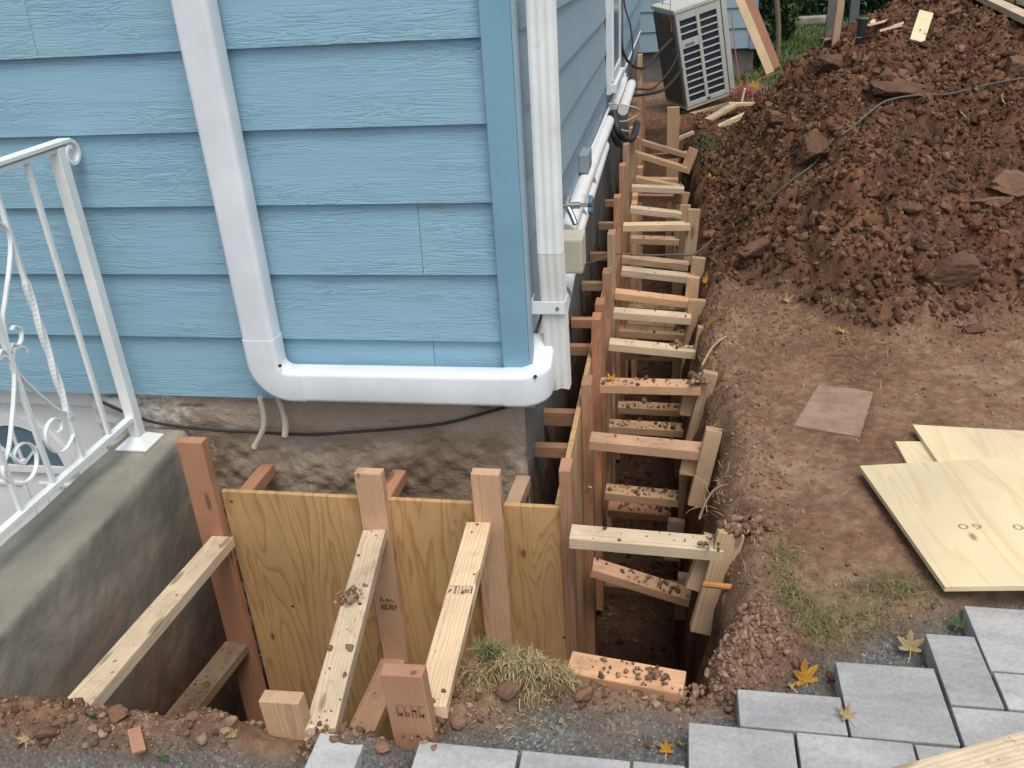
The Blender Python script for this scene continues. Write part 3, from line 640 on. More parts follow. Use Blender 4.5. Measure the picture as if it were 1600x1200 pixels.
# ------------------------------------------------------------------ stairwell, retaining wall, railing
tag(box('stairwell_floor', (-3.6, -2, -1.70), (-1.95, 2.62, -1.60), M['concrete']), kind='structure')
def ret_wall():
    yl = np.arange(.2, 2.541, .012); prof = []
    zs = list(np.arange(-1.5, .07, .02)); top = list(np.arange(-1.745, -1.952, -.012))
    ring = [(-1.735, z) for z in zs] + [(-1.7375, .077), (-1.742, .085), (-1.750, .0895)] + [(x, .090) for x in top[1:]] + [(-1.955, .088), (-1.965, .08)] + [(-1.968, z) for z in np.arange(.05, -1.5, -.1)]
    ring = np.array(ring); Yg, Ri = np.meshgrid(yl, np.arange(len(ring)), indexing='ij')
    Xg = ring[Ri, 0] + (2.47 - Yg) * .045 * (ring[Ri, 0] > -1.9); Zg = ring[Ri, 1]
    n = fbm(Yg, Zg + Xg, 5, 5, 71); n2 = fbm(Yg, Zg + Xg, 30, 3, 72)
    side = (Ri < len(zs)); Xg = Xg + np.where(side, .007 * n + .0018 * n2 + .012 * sm(-.1, -.9, Zg), .004 * n2); Zg = Zg + np.where(~side, .004 * n + .002 * n2, 0)
    v = np.stack([Xg, Yg, Zg], -1).reshape(-1, 3); a, b = Xg.shape; i_ = np.arange(a * b).reshape(a, b)
    f = np.stack([i_[:-1, :-1].ravel(), i_[:-1, 1:].ravel(), i_[1:, 1:].ravel(), i_[1:, :-1].ravel()], 1)
    return mesh_np('retaining_wall', v, f, M['concrete'], smooth=True)
tag(ret_wall(), 'weathered grey concrete retaining wall with stained top, running from the house beside the pit', 'wall')
rail = empty('stair_railing', (-1.86, 1.5, .09)); tag(rail, 'white painted wrought iron railing with scroll ornaments on the concrete wall', 'railing')
RI = Matrix.Translation((1.86, -1.5, -.09))
def rp(o): o.parent = rail; o.matrix_parent_inverse = RI; return o
RX = -1.86
bm = bmesh.new(); box_bm(bm, (RX - .019, 2.412, .115), (RX + .019, 2.450, 1.135), .002); rp(bm_obj('post', bm, M['white_paint']))
bm = bmesh.new()
pl = [bm.verts.new(p) for p in [(RX - .06, 2.37, .092), (RX + .06, 2.37, .092), (RX + .06, 2.49, .092), (RX - .06, 2.49, .092), (RX - .06, 2.37, .098), (RX + .06, 2.37, .098), (RX + .06, 2.49, .098), (RX - .06, 2.49, .098),
      (RX - .024, 2.407, .125), (RX + .024, 2.407, .125), (RX + .024, 2.455, .125), (RX - .024, 2.455, .125)]]
for q in ((0, 1, 5, 4), (1, 2, 6, 5), (2, 3, 7, 6), (3, 0, 4, 7), (4, 5, 9, 8), (5, 6, 10, 9), (6, 7, 11, 10), (7, 4, 8, 11), (8, 9, 10, 11)): bm.faces.new([pl[i] for i in q])
rp(bm_obj('base_plate', bm, M['white_paint']))
bm = bmesh.new(); box_bm(bm, (RX - .013, .4, .188), (RX + .013, 2.4115, .208), .002); rp(bm_obj('bottom_rail', bm, M['white_paint']))
bm = bmesh.new(); box_bm(bm, (RX - .013, .4, 1.123), (RX + .013, 2.4115, 1.134), .001); rp(bm_obj('top_channel', bm, M['white_paint']))
cap = [(RX, .4, 1.146), (RX, 1.2, 1.146), (RX, 2.2, 1.146), (RX, 2.455, 1.147)]
for i in range(24):   # volute
    a = 80 - i * 16; r = .0385 - i * .0009; cx, cz = 2.474, 1.1085
    cap.append((RX, cx + r * math.cos(R_(a)), cz + r * math.sin(R_(a))))
sec = [(.006, .021), (.009, .014), (.006, .008), (.009, 0), (.006, -.008), (.009, -.014), (.006, -.021), (-.004, -.021), (-.004, .021)]
bm = bmesh.new(); P_ = [Vector(p) for p in cap]
rings = []
for i, p in enumerate(P_):
    t_ = (P_[min(i + 1, len(P_) - 1)] - P_[max(i - 1, 0)]).normalized(); n_ = Vector((1, 0, 0)).cross(t_); wsc = 1 if i < 8 else 1
    rings.append([bm.verts.new(p + n_ * a + Vector((b * wsc, 0, 0))) for a, b in sec])
for i in range(len(rings) - 1):
    for j in range(len(sec)): bm.faces.new((rings[i][j], rings[i][(j + 1) % 9], rings[i + 1][(j + 1) % 9], rings[i + 1][j]))
bm.faces.new(rings[0]); bm.faces.new(rings[-1][::-1]); rp(bm_obj('handrail', bm, M['white_paint']))
sq = [(.0065, .0065), (-.0065, .0065), (-.0065, -.0065), (.0065, -.0065)]
for k in range(13):
    y = 2.288 - k * .1495; tw = (k % 4 == 1); n = 60
    P_ = [(RX, y, .208 + (1.123 - .208) * i / n) for i in range(n + 1)]
    bm = bmesh.new(); t_ = [(max(0, min(1, (p[2] - .36) / .45)) * 5 if tw else 0) for p in P_]
    sc = [(1.35 if tw and .36 < p[2] < .81 else 1) for p in P_]
    sweep_bm(bm, P_, sq, twist=t_, scale=sc); rp(bm_obj('baluster', bm, M['white_paint']))
orn = [(2.075, 1.02), (2.114, .995), (2.134, .966), (2.131, .929), (2.095, .865), (2.041, .788), (2.011, .742), (1.996, .66), (1.992, .60), (1.956, .525), (1.91, .45), (1.875, .40), (1.838, .368), (1.828, .334), (1.850, .296), (1.904, .274), (1.947, .292), (1.966, .338), (1.946, .378), (1.909, .388), (1.884, .371), (1.890, .343), (1.915, .341)]
curl = [(1.996, .645), (2.012, .668), (2.036, .655), (2.056, .668), (2.062, .692), (2.045, .710), (2.028, .703)]
curl2 = [(1.996, .62), (2.01, .648), (2.03, .650), (2.052, .640), (2.058, .620)]
fl = [(.0025, .0065), (-.0025, .0065), (-.0025, -.0065), (.0025, -.0065)]
for c_ in (1.99, 1.392, .794):
    for s in (1, -1):
        for pth in (orn, curl, curl2):
            P_ = spline([(RX + .0005 * s, c_ + s * (a - 1.992), b) for a, b in pth], 6); bm = bmesh.new(); rings = []
            for i, p in enumerate(P_):
                t_ = (P_[min(i + 1, len(P_) - 1)] - P_[max(i - 1, 0)]).normalized(); n_ = Vector((1, 0, 0)).cross(t_)
                rings.append([bm.verts.new(p + n_ * a + Vector((b, 0, 0))) for a, b in fl])
            for i in range(len(rings) - 1):
                for j in range(4): bm.faces.new((rings[i][j], rings[i][(j + 1) % 4], rings[i + 1][(j + 1) % 4], rings[i + 1][j]))
            bm.faces.new(rings[0]); bm.faces.new(rings[-1][::-1]); rp(bm_obj('scroll', bm, M['white_paint']))

# ------------------------------------------------------------------ downspouts
ds = empty('downspout', (-1.33, 2.465, .27)); tag(ds, 'white aluminium downspout with a long run along the foot of the blue wall', 'downspout')
DS = Matrix.Translation((1.33, -2.465, -.27))
def dp(o): o.parent = ds; o.matrix_parent_inverse = DS; return o
def pipe_sweep(name, P, a, b, mat, r=.02, nrm=(0, 1, 0), cap=True):
    """rectangular pipe: a half-size along nrm, b half-size across"""
    bm = bmesh.new(); P = [Vector(p) for p in P]; rings = []; nrm0 = Vector(nrm); sec = rrect(a, b, r)
    for i, p in enumerate(P):
        t_ = (P[min(i + 1, len(P) - 1)] - P[max(i - 1, 0)]).normalized()
        n_ = nrm0 - t_ * nrm0.dot(t_)
        if n_.length < .2: n_ = Vector((1, 0, 0)) - t_ * t_.x
        n_.normalize(); b_ = t_.cross(n_); rings.append([bm.verts.new(p + n_ * x + b_ * y) for x, y in sec])
    k = len(sec)
    for i in range(len(rings) - 1):
        for j in range(k): bm.faces.new((rings[i][j], rings[i][(j + 1) % k], rings[i + 1][(j + 1) % k], rings[i + 1][j]))
    if cap: bm.faces.new(rings[0]); bm.faces.new(rings[-1][::-1])
    return bm_obj(name, bm, mat, None, True)
ya = 2.470
dp(pipe_sweep('pipe', [(-1.330, ya, 2.95), (-1.330, ya, .462)], .040, .0555, M['white_alu'], .017))
cr = [(-1.330, ya, .50), (-1.330, ya, .47)]
for i in range(9):
    q = R_(i * 11.25); cr.append((-1.330 + .085 * (1 - math.cos(q)), ya, .415 - .085 * math.sin(q)))
cr += [(-1.215, ya, .330), (-1.20, ya, .330)]
dp(pipe_sweep('elbow', cr, .0415, .057, M['white_alu'], .016))
dp(pipe_sweep('pipe', [(-1.222, ya, .331), (-.50, ya, .334)], .040, .0565, M['white_alu'], .017))
cr = [(-.52, ya, .334), (-.46, ya, .335)]
for i in range(7):
    q = R_(i * 15); cr.append((-.46 + .048 * math.sin(q), ya + .048 * (1 - math.cos(q)) , .335 + .002 * i))
cr += [(-.411, ya + .075, .362), (-.411, ya + .11, .385), (-.413, ya + .16, .425)]
def elbow2():
    bm = bmesh.new(); P = [Vector(p) for p in cr]; rings = []; sec = rrect(.0575, .0408, .015)
    for i, p in enumerate(P):
        t_ = (P[min(i + 1, len(P) - 1)] - P[max(i - 1, 0)]).normalized(); n_ = Vector((0, 0, 1)) - t_ * t_.z; n_.normalize(); b_ = t_.cross(n_)
        rings.append([bm.verts.new(p + n_ * x + b_ * y) for x, y in sec])
    k = len(sec)
    for i in range(len(rings) - 1):
        for j in range(k): bm.faces.new((rings[i][j], rings[i][(j + 1) % k], rings[i + 1][(j + 1) % k], rings[i + 1][j]))
    bm.faces.new(rings[0]); bm.faces.new(rings[-1][::-1]); return bm_obj('elbow', bm, M['white_alu'], None, True)
dp(elbow2())
for p in ((-1.262, ya - .043, .415), (-.415, ya - .03, .390)):
    bm = bmesh.new(); sweep_bm(bm, [p, (p[0], p[1] - .006, p[2])], circ(.006, 8)); dp(bm_obj('screw', bm, M['screw']))
# painted run under the siding of the side wall
run = empty('side_drain_pipe', (-.425, 3.2, .37)); tag(run, 'white painted drain pipe with black scuffs running low along the side wall', 'pipe')
RN = Matrix.Translation((.425, -3.2, -.37))
def np_(o): o.parent = run; o.matrix_parent_inverse = RN; return o
np_(tube('pipe', [(-.424, 2.60, .345), (-.424, 3.02, .37), (-.424, 3.46, .455)], .046, M['white_pvc'], n=16, seg=5))
np_(tube('pipe', [(-.424, 3.40, .44), (-.418, 4.0, .475), (-.415, 5.28, .515)], .034, M['white_pvc'], n=14, seg=6))
for k in range(5):
    y_ = (3.12, 3.46, 3.62, 3.9, 4.4)[k]
    bm = bmesh.new(); sweep_bm(bm, [(-.423, y_, .40 + .03 * k), (-.423, y_ + .008, .40 + .03 * k)], circ(.0475 if k < 2 else .036, 14)); np_(bm_obj('seam', bm, M['greybox']))
tag(tube('round_pipe', [(-.432, 3.50, .53), (-.428, 4.4, .565), (-.42, 5.75, .575)], .036, M['white_pvc'], n=14, seg=6, smooth=True), 'upper white round pipe ending open above the lower one by the side wall', 'pipe')
tag(tube('round_pipe', [(-.425, 6.15, .60), (-.42, 6.9, .60), (-.42, 7.5, .61)], .036, M['white_pvc'], n=12, seg=5), 'far short white pipe nearest the siding, beyond the grey foam pipes', 'pipe')
tag(tube('round_pipe', [(-.352, 6.15, .575), (-.35, 6.8, .575), (-.35, 7.3, .58)], .036, M['white_pvc'], n=12, seg=5), 'far short white pipe on the trench side of its twin', 'pipe')
tag(tube('conduit', [(-.448, 4.3, .60), (-.442, 5.5, .60), (-.442, 7.6, .61), (-.44, 11.3, .62)], .009, M['white_pvc'], n=8, seg=5), 'thin pale conduit strapped along the side wall above the pipes', 'conduit')
tag(tube('foam_pipe', [(-.40, 5.95, .60), (-.37, 5.85, .50), (-.33, 5.95, .42), (-.29, 6.25, .37), (-.27, 6.5, .42)], .024, M['black'], n=10), 'dark grey foam wrapped pipe bending out over the trench, front one', 'pipe', group='foam wrapped refrigerant pipes')
tag(tube('foam_pipe', [(-.42, 6.1, .57), (-.40, 6.0, .44), (-.38, 6.2, .34), (-.36, 6.5, .30)], .026, M['greypipe'], n=10), 'dark grey foam wrapped pipe hanging lower against the wall, rear one', 'pipe', group='foam wrapped refrigerant pipes')
tag(tube('wire', [(-.43, 5.9, .66), (-.33, 6.0, .63), (-.25, 6.05, .60), (-.24, 6.1, .56), (-.33, 6.05, .52), (-.42, 5.95, .54), (-.37, 5.9, .50), (-.30, 5.95, .47)], .004, M['tubing'], n=6), 'thin white wire looped around the far pipes', 'wire')
tag(tube('wire', [(-.44, 5.7, .50), (-.36, 5.2, .40), (-.335, 4.9, .10), (-.36, 4.6, -.15), (-.42, 4.3, -.45)], .004, M['black'], n=6), 'thin black wire hanging from the wall into the trench', 'wire')
# old downspout
od = empty('old_downspout', (-.36, 2.60, .27)); tag(od, 'old pale grey corrugated downspout with peeling paint, strapped beside the corner', 'downspout')
OI = Matrix.Translation((.36, -2.60, -.27))
def op_(o): o.parent = od; o.matrix_parent_inverse = OI; return o
def corr(nm, P, mat):
    bm = bmesh.new(); sec = []
    for i in range(13): sec.append((-.037 + .074 * i / 12, -.030 - (.0018 if i % 4 in (1, 2) else 0)))
    for i in range(9): sec.append((.037 + (.003 if i % 2 else 0), -.026 + .052 * i / 8))
    for i in range(13): sec.append((.037 - .074 * i / 12, .030))
    rings = [[bm.verts.new((p[0] + a, p[1] + b, p[2] + p[3] * (a * 3 + .8 * math.sin(a * 90)) * .01)) for a, b in sec] for p in P]; k = len(sec)
    for i in range(len(rings) - 1):
        for j in range(k): bm.faces.new((rings[i][j], rings[i][(j + 1) % k], rings[i + 1][(j + 1) % k], rings[i + 1][j]))
    return bm_obj(nm, bm, mat)
op_(corr('pipe', [(-.372, 2.590, 2.95, 0), (-.372, 2.590, 1.4, 0), (-.372, 2.590, .75, 0)], M['white_paint']))
op_(corr('pipe', [(-.372, 2.590, .749, 0), (-.366, 2.590, .55, 0), (-.364, 2.589, .40, 0), (-.362, 2.587, .285, .55)], M['old_alu']))
bm = bmesh.new(); box_bm(bm, (-.437, 2.548, .556), (-.330, 2.554, .598), .001); box_bm(bm, (-.437, 2.5545, .556), (-.433, 2.62, .598), .001); box_bm(bm, (-.3295, 2.5485, .556), (-.3265, 2.625, .598)); op_(bm_obj('strap', bm, M['white_paint']))
bm = bmesh.new(); sweep_bm(bm, [(-.352, 2.5475, .577), (-.352, 2.544, .577)], circ(.006, 10)); op_(bm_obj('screw', bm, M['steel']))
# wall fittings
jb = box('junction_box', (-.428, 3.01, .525), (-.318, 3.14, .655), M['beige'], bevel=.008); tag(jb, 'beige square electrical box fixed over the white pipe by the side wall', 'electrical box')
jl = box('box_back', (-.452, 3.005, .53), (-.4285, 3.145, .66), M['greybox'], bevel=.003); jl.parent = jb; jl.matrix_parent_inverse = Matrix.Translation(-jb.location)
tag(box('outlet_box', (-.456, 4.24, .60), (-.408, 4.42, .69), M['greybox'], bevel=.006), 'grey weatherproof outlet box at the lower edge of the side siding', 'electrical box')
sp = empty('hose_bib', (-.455, 3.45, .655)); tag(sp, 'chrome garden tap with a blue round handle on the side wall', 'tap')
SI = Matrix.Translation((.455, -3.45, -.655))
for nm, P_, r, mt, n in (('flange', [(-.456, 3.45, .655), (-.448, 3.45, .655)], .034, 'steel', 16), ('body', [(-.448, 3.45, .655), (-.405, 3.45, .658), (-.37, 3.45, .66)], .014, 'steel', 10),
                         ('spout', [(-.42, 3.45, .655), (-.40, 3.425, .625), (-.385, 3.405, .595)], .012, 'steel', 10), ('inlet', [(-.43, 3.455, .665), (-.42, 3.47, .69)], .014, 'steel', 8), ('stem', [(-.37, 3.45, .66), (-.335, 3.45, .66)], .008, 'steel', 8)):
    o = tube(nm, P_, r, M[mt], sp, n=n, seg=3); o.matrix_parent_inverse = SI
bm = bmesh.new(); sec = [((.034 + .006 * math.cos(6 * 6.2832 * i / 36)) * math.cos(6.2832 * i / 36), (.034 + .006 * math.cos(6 * 6.2832 * i / 36)) * math.sin(6.2832 * i / 36)) for i in range(36)]
sweep_bm(bm, [(-.336, 3.45, .66), (-.318, 3.45, .66)], sec); o = bm_obj('handle', bm, M['bluegrey_knob'], sp); o.matrix_parent_inverse = SI
# cables and tubes
tag(tube('black_cable', [(-2.05, 2.53, .20), (-1.869, 2.53, .124), (-1.65, 2.528, .10), (-1.469, 2.525, .097), (-1.25, 2.522, .098), (-1.076, 2.52, .117), (-.90, 2.522, .137), (-.746, 2.522, .163), (-.60, 2.53, .205), (-.50, 2.53, .24)], .0055, M['black'], n=8), 'black cable sagging across the foundation under the white downspout', 'cable')
for (a, b, c_) in (((-1.392, 2.49, .262), (-1.40, 2.49, .15), (-1.453, 2.485, .058)), ((-1.325, 2.49, .262), (-1.318, 2.492, .17), (-1.332, 2.495, .105))):
    P_ = spline([a, b, c_], 22); bm = bmesh.new(); sweep_bm(bm, P_, circ(.0115, 12), scale=[1 if i % 2 else .84 for i in range(len(P_))])
    o = bm_obj('corrugated_tube', bm, M['tubing'], None, True)
    tag(o, 'longer cream corrugated tube curving left below the downspout elbow' if a[0] < -1.35 else 'shorter straight cream corrugated tube right of its twin below the elbow', 'tube', group='corrugated tubes below the elbow')
cp = [hit(1600, 133), hit(1540, 143), hit(1480, 158), hit(1430, 163), hit(1385, 168), hit(1360, 185), hit(1325, 215), hit(1300, 238), hit(1270, 268), hit(1238, 292), hit(1180, 342), hit(1130, 370)]
cp = [p + Vector((0, 0, .035)) for p in cp]
cp += [Vector((.13, 4.75, .03)), Vector((.02, 4.72, .03)), Vector((-.14, 4.62, .06)), Vector((-.30, 4.60, .075)), Vector((-.40, 4.4, .10)), Vector((-.45, 4.3, .12))]
tag(tube('ground_cord', cp, .0055, M['cord'], n=8, seg=8), 'long grey green cord lying over the dirt mound and across the trench', 'cord')
for i, P_ in enumerate((((-.44, 7.5, 1.6), (-.42, 7.5, 1.18), (-.37, 7.5, .99), (-.35, 7.45, .78), (-.40, 7.35, .60)), ((-.44, 7.2, 1.1), (-.42, 7.25, .85), (-.36, 7.5, .70), (-.27, 7.8, .64), (-.17, 8.2, .70), (-.05, 8.8, .76)),
                        ((-.40, 7.0, .58), (-.30, 7.3, .54), (-.18, 7.7, .49), (-.05, 8.4, .55), (.02, 9.1, .62)), ((-.40, 7.1, .53), (-.28, 7.6, .45), (-.1, 8.1, .42), (.05, 9.1, .45)))):
    tag(tube('black_hose', P_, (.006, .011, .008, .012)[i], M['black'], n=8), ['thin black cable hanging in a loop beside the side window', 'thick black hose sagging from the wall to the condenser', 'upper black cable bundle strand running low to the condenser', 'lowest thick black hose running to the condenser'][i], 'hose')
tag(tube('vent_pipe', [(-.435, 7.3, 1.8), (-.435, 7.3, 1.2), (-.43, 7.3, .62)], .02, M['greypipe'], n=8), 'dark vertical conduit beyond the side window', 'conduit')

# ------------------------------------------------------------------ formwork
def screws(parent, pts, nrm, r=.0042):
    bm = bmesh.new(); nrm = Vector(nrm)
    for p in pts: sweep_bm(bm, [Vector(p), Vector(p) + nrm * .0012], circ(r, 8))
    o = bm_obj('screws', bm, M['screw'], parent); o['kind'] = 'stuff'
    if parent: o.matrix_parent_inverse = parent.matrix_world.inverted()
    return o
ff = empty('front_form', (-.9, 2.25, -1.3)); tag(ff, 'plywood concrete form with three upright posts standing in the front pit', 'formwork')
FI = Matrix.Translation((.9, -2.25, 1.3))
def fp(o): o.parent = ff; o.matrix_parent_inverse = FI; return o
o = box('plywood_panel', (-1.47, 2.2465, -1.30), (-.3055, 2.2645, .028), M['ply_form'], bevel=.001); fp(o)
def post(nm, x0, x1, y, z0, z1, mat, lean=0, dx=0):
    return board(nm, ((x0 + x1) / 2 + dx, y, z0), ((x0 + x1) / 2, y, z1), .089, .038, (0, 1, 0), M[mat])
fp(post('post', -1.562, -1.472, 2.226, -1.30, .238, 'fir_red', dx=-.012)); fp(post('post', -.972, -.883, 2.226, -1.3, .148, 'fir_lt')); fp(post('post', -.593, -.504, 2.226, -1.3, .166, 'fir_lt'))
fp(screws(None, [(-.32, 2.2464, -.02), (-1.44, 2.2464, -.01), (-1.30, 2.2464, -.45), (-.95, 2.2464, -.75), (-.33, 2.2464, -.5)], (0, -1, 0), .005))
sf = empty('side_form', (-.31, 4.9, -1.3)); tag(sf, 'long plywood form with many uprights running beside the house wall in the trench', 'formwork')
SFI = Matrix.Translation((.31, -4.9, 1.3))
def sp_(o): o.parent = sf; o.matrix_parent_inverse = SFI; return o
for a, b in ((2.267, 4.70), (4.704, 7.14), (7.144, 9.3)):
    sp_(box('plywood_panel', (-.344, a, -1.30), (-.326, b, .030), M['ply_side'], bevel=.001))
studs = [(2.24, .181, 'fir'), (2.905, .128, 'fir'), (3.35, .205, 'fir_red'), (3.50, .214, 'fir_red'), (3.92, .204, 'fir'), (4.27, .287, 'tan'), (4.75, .345, 'fir'), (5.26, .402, 'fir'), (5.62, .450, 'tan'), (6.42, .404, 'tan'), (7.10, .20, 'fir'), (7.76, .745, 'tan'), (8.6, .3, 'fir')]
for i, (y, zt, mt) in enumerate(studs):
    jx = rng.uniform(-.002, .002)
    if i == 0: o = board('stud', (-.306, 2.30, -1.3), (-.306, 2.306 - .045, zt), .075, .036, (1, 0, 0), M[mt])
    else: o = board('stud', (-.3065 + jx, y + .02 * math.sin(i * 3), -1.3), (-.3065 + jx, y + .044, zt), .089, .038, (1, 0, 0), M[mt])
    sp_(o)
for (y, z1) in ((6.0, .04), (5.9, .01), (6.9, .02)):
    sp_(board('stud', (-.26, y, -1.3), (-.264, y, z1), .089, .038, (1, 0, 0), M['fir_lt']))
sp_(board('splinter', (-.285, 2.62, -.16), (-.262, 2.57, -.10), .014, .004, (0, 1, 0), M['splinter']))

def crumbs_on(p0, p1, w, dens, sz=(.003, .012)):
    p0 = np.array(p0); p1 = np.array(p1); n = int(dens * np.linalg.norm(p1 - p0) * 60)
    t = np.clip(rng.beta(1.5, 1.1, n), .02, .98); P = p0 + (p1 - p0) * t[:, None]; d = (p1 - p0) / np.linalg.norm(p1 - p0); s = np.array([-d[1], d[0], 0])
    return P + s[None] * rng.uniform(-w / 2, w / 2, n)[:, None], psz(n, *sz, 2.2)
CP_, CS_ = [], []
def brace(nm, p0, p1, w, t, mat, label, cat, group, dens=.4, up=(0, 0, 1), sz=(.003, .010), chip=0):
    o = board(nm, p0, p1, w, t, up, M[mat], chip=chip); tag(o, label, cat, group)
    if dens:
        a = (p0[0], p0[1], p0[2] + t / 2); b = (p1[0], p1[1], p1[2] + t / 2); q, s = crumbs_on(a, b, w * .9, dens, sz); CP_.append(q); CS_.append(s)
    return o
# front pit: flat braces from posts to stakes
G1 = 'braces from the front form posts to the near edge of the pit'
b1 = brace('brace', (-1.478, 2.205, -.145), (-1.452, 1.30, -.055), .078, .038, 'pine', 'yellowish brace with a knot, leftmost, running along the concrete wall', 'wooden brace', G1, .15)
b2 = brace('brace', (-.932, 2.206, -.085), (-.790, 1.365, -.034), .075, .038, 'pine', 'pale brace with a clump of mud on it, ending beside the short near stake', 'wooden brace', G1, .5, sz=(.003, .013))
b3 = brace('brace', (-.580, 2.206, -.030), (-.529, 1.415, .018), .078, .038, 'pine', 'clean pale brace with printed grade stamps, ending beside the tall near stake', 'wooden brace', G1, .12)
def near_clump(c, n, r, sz):
    P = np.array(c) + rng.normal(size=(n, 3)) * np.array([r, r, 0]); CP_.append(P); CS_.append(psz(n, *sz, 2))
near_clump((-.885, 1.83, -.022), 30, .018, (.004, .014)); near_clump((-.79, 1.325, -.02), 40, .022, (.006, .018)); near_clump((-.53, 1.385, -.005), 30, .02, (.006, .016))
screws(b2, [(-.937, 2.195, -.0645)], (0, 0, 1)); screws(b3, [(-.581, 2.19, -.0095)], (0, 0, 1))
G2 = 'low braces at the foot of the front form'
brace('low_brace', (-1.530, 2.206, -.625), (-1.60, 1.62, -.62), .089, .038, 'old', 'muddy low brace under the leftmost brace, foot of the pit', 'wooden brace', G2, 1.2)
brace('low_brace', (-.937, 2.206, -.645), (-.935, 1.55, -.58), .089, .038, 'fir_lt', 'low reddish brace mostly hidden behind the tall near stake', 'wooden brace', G2, .3)
brace('low_brace', (-.575, 2.206, -.545), (-.585, 1.66, -.52), .089, .038, 'fir_lt', 'low orange brace end showing beside the grass tuft', 'wooden brace', G2, .2)
G3 = 'short stakes at the near edge of the pit'
st1 = board('stake', (-.862, 1.379, -.35), (-.877, 1.379, .063), .100, .038, (0, -1, 0), M['tan']); tag(st1, 'short sawn stake with a yellow end grain top, left of the two near stakes', 'wooden stake', G3)
st2 = board('stake', (-.545, 1.381, -.35), (-.568, 1.381, .178), .098, .038, (0, -1, 0), M['fir']); tag(st2, 'taller reddish stake with printed marks, right of the two near stakes', 'wooden stake', G3)
tag(board('wood_offcut', (-1.53, 1.47, -.13), (-1.44, 1.44, -.105), .05, .03, (0, 0, 1), M['fir_red']), 'small reddish wood end at the foot of the leftmost brace', 'wood scrap')
tag(board('wood_offcut', (-1.215, 1.285, .015), (-1.175, 1.235, .0), .03, .012, (0, .3, 1), M['fir']), 'small brown wood offcut on the soil at the lower left', 'wood scrap')
tag(board('wood_shim', (-.806, 1.350, -.05), (-.798, 1.350, .012), .016, .012, (0, -1, 0), M['pine']), 'thin pale shim beside the foot of the short near stake', 'wood shim')
# printed grade marks
def marks(name, parent, rects, tris, o, ux, uy, mat):
    """flat ink on a face: o origin, ux/uy the face's axes"""
    bm = bmesh.new(); o = Vector(o); ux = Vector(ux).normalized(); uy = Vector(uy).normalized(); nn = ux.cross(uy) * .0003
    for (a, b, c, d) in rects: bm.faces.new([bm.verts.new(o + ux * p + uy * q + nn) for p, q in ((a, b), (c, b), (c, d), (a, d))])
    for t3 in tris: bm.faces.new([bm.verts.new(o + ux * p + uy * q + nn) for p, q in t3])
    ob = bm_obj(name, bm, M[mat], parent)
    ob.matrix_parent_inverse = parent.matrix_world.inverted(); return ob
bpy.context.view_layer.update()
def bface(o, x, y, side):  # point on a board's face in its own terms
    return o.matrix_world @ Vector((x, y, side))
L3 = .8385
fdir = (Vector((-.580, 2.206, -.030)) - Vector((-.525, 1.37, .02))).normalized(); rdir = Vector((1, 0, 0)); rdir = (rdir - fdir * rdir.dot(fdir)).normalized()
cen = Vector((-.525, 1.37, .02)) + fdir * .48 + rdir.cross(fdir) * (.0192 + .002)
mk = [(-.034, .020, -.004, .0215), (-.005, -.016, -.0035, .020), (.003, -.016, .005, .020), (.003, .020, .034, .0215)]
mk += [(-.018 + .0 * i, -.012 + .009 * i, -.012, -.0075 + .009 * i) for i in range(4)] + [(.012 + .0045 * i, -.008, .0145 + .0045 * i, .010) for i in range(3)] + [(.028, -.01 + i * .01, .033, -.004 + i * .01) for i in range(3)]
marks('grade_stamp', b3, mk, [[(-.036, -.014), (-.026, .0), (-.028, .012)], [(.004, -.012), (.011, -.012), (.009, .008)]], cen, rdir, fdir, 'ink')
def glyphs(w, h, n, seed):
    r_ = random.Random(seed); out = []; cw = w / n
    for i in range(n):
        x = i * cw
        out += [(x + cw * .1, 0, x + cw * .26, h)]
        for q in range(2):
            z = r_.uniform(0, h * .8); out.append((x + cw * .28, z, x + cw * .8, z + h * .14))
        if r_.random() < .6: out.append((x + cw * .62, 0, x + cw * .8, h * r_.uniform(.4, 1)))
    return out
p2 = [o for o in ff.children if o.name.startswith('post')][1]
marks('grade_stamp', p2, glyphs(.058, .030, 6, 3) + [(a, b + .036, c, d * .45 + .036) for a, b, c, d in glyphs(.05, .028, 5, 8)], [], (-.951, 2.2065, -.40), (1, 0, 0), (0, 0, 1), 'ink')
marks('grade_stamp', st2, glyphs(.068, .030, 4, 4) + [(.002, .034, .018, .0355), (.024, .034, .046, .0355), (.05, .034, .066, .0355)], [], (-.590, 1.3612, .055), (1, 0, 0), (0, 0, 1), 'ink_brown')

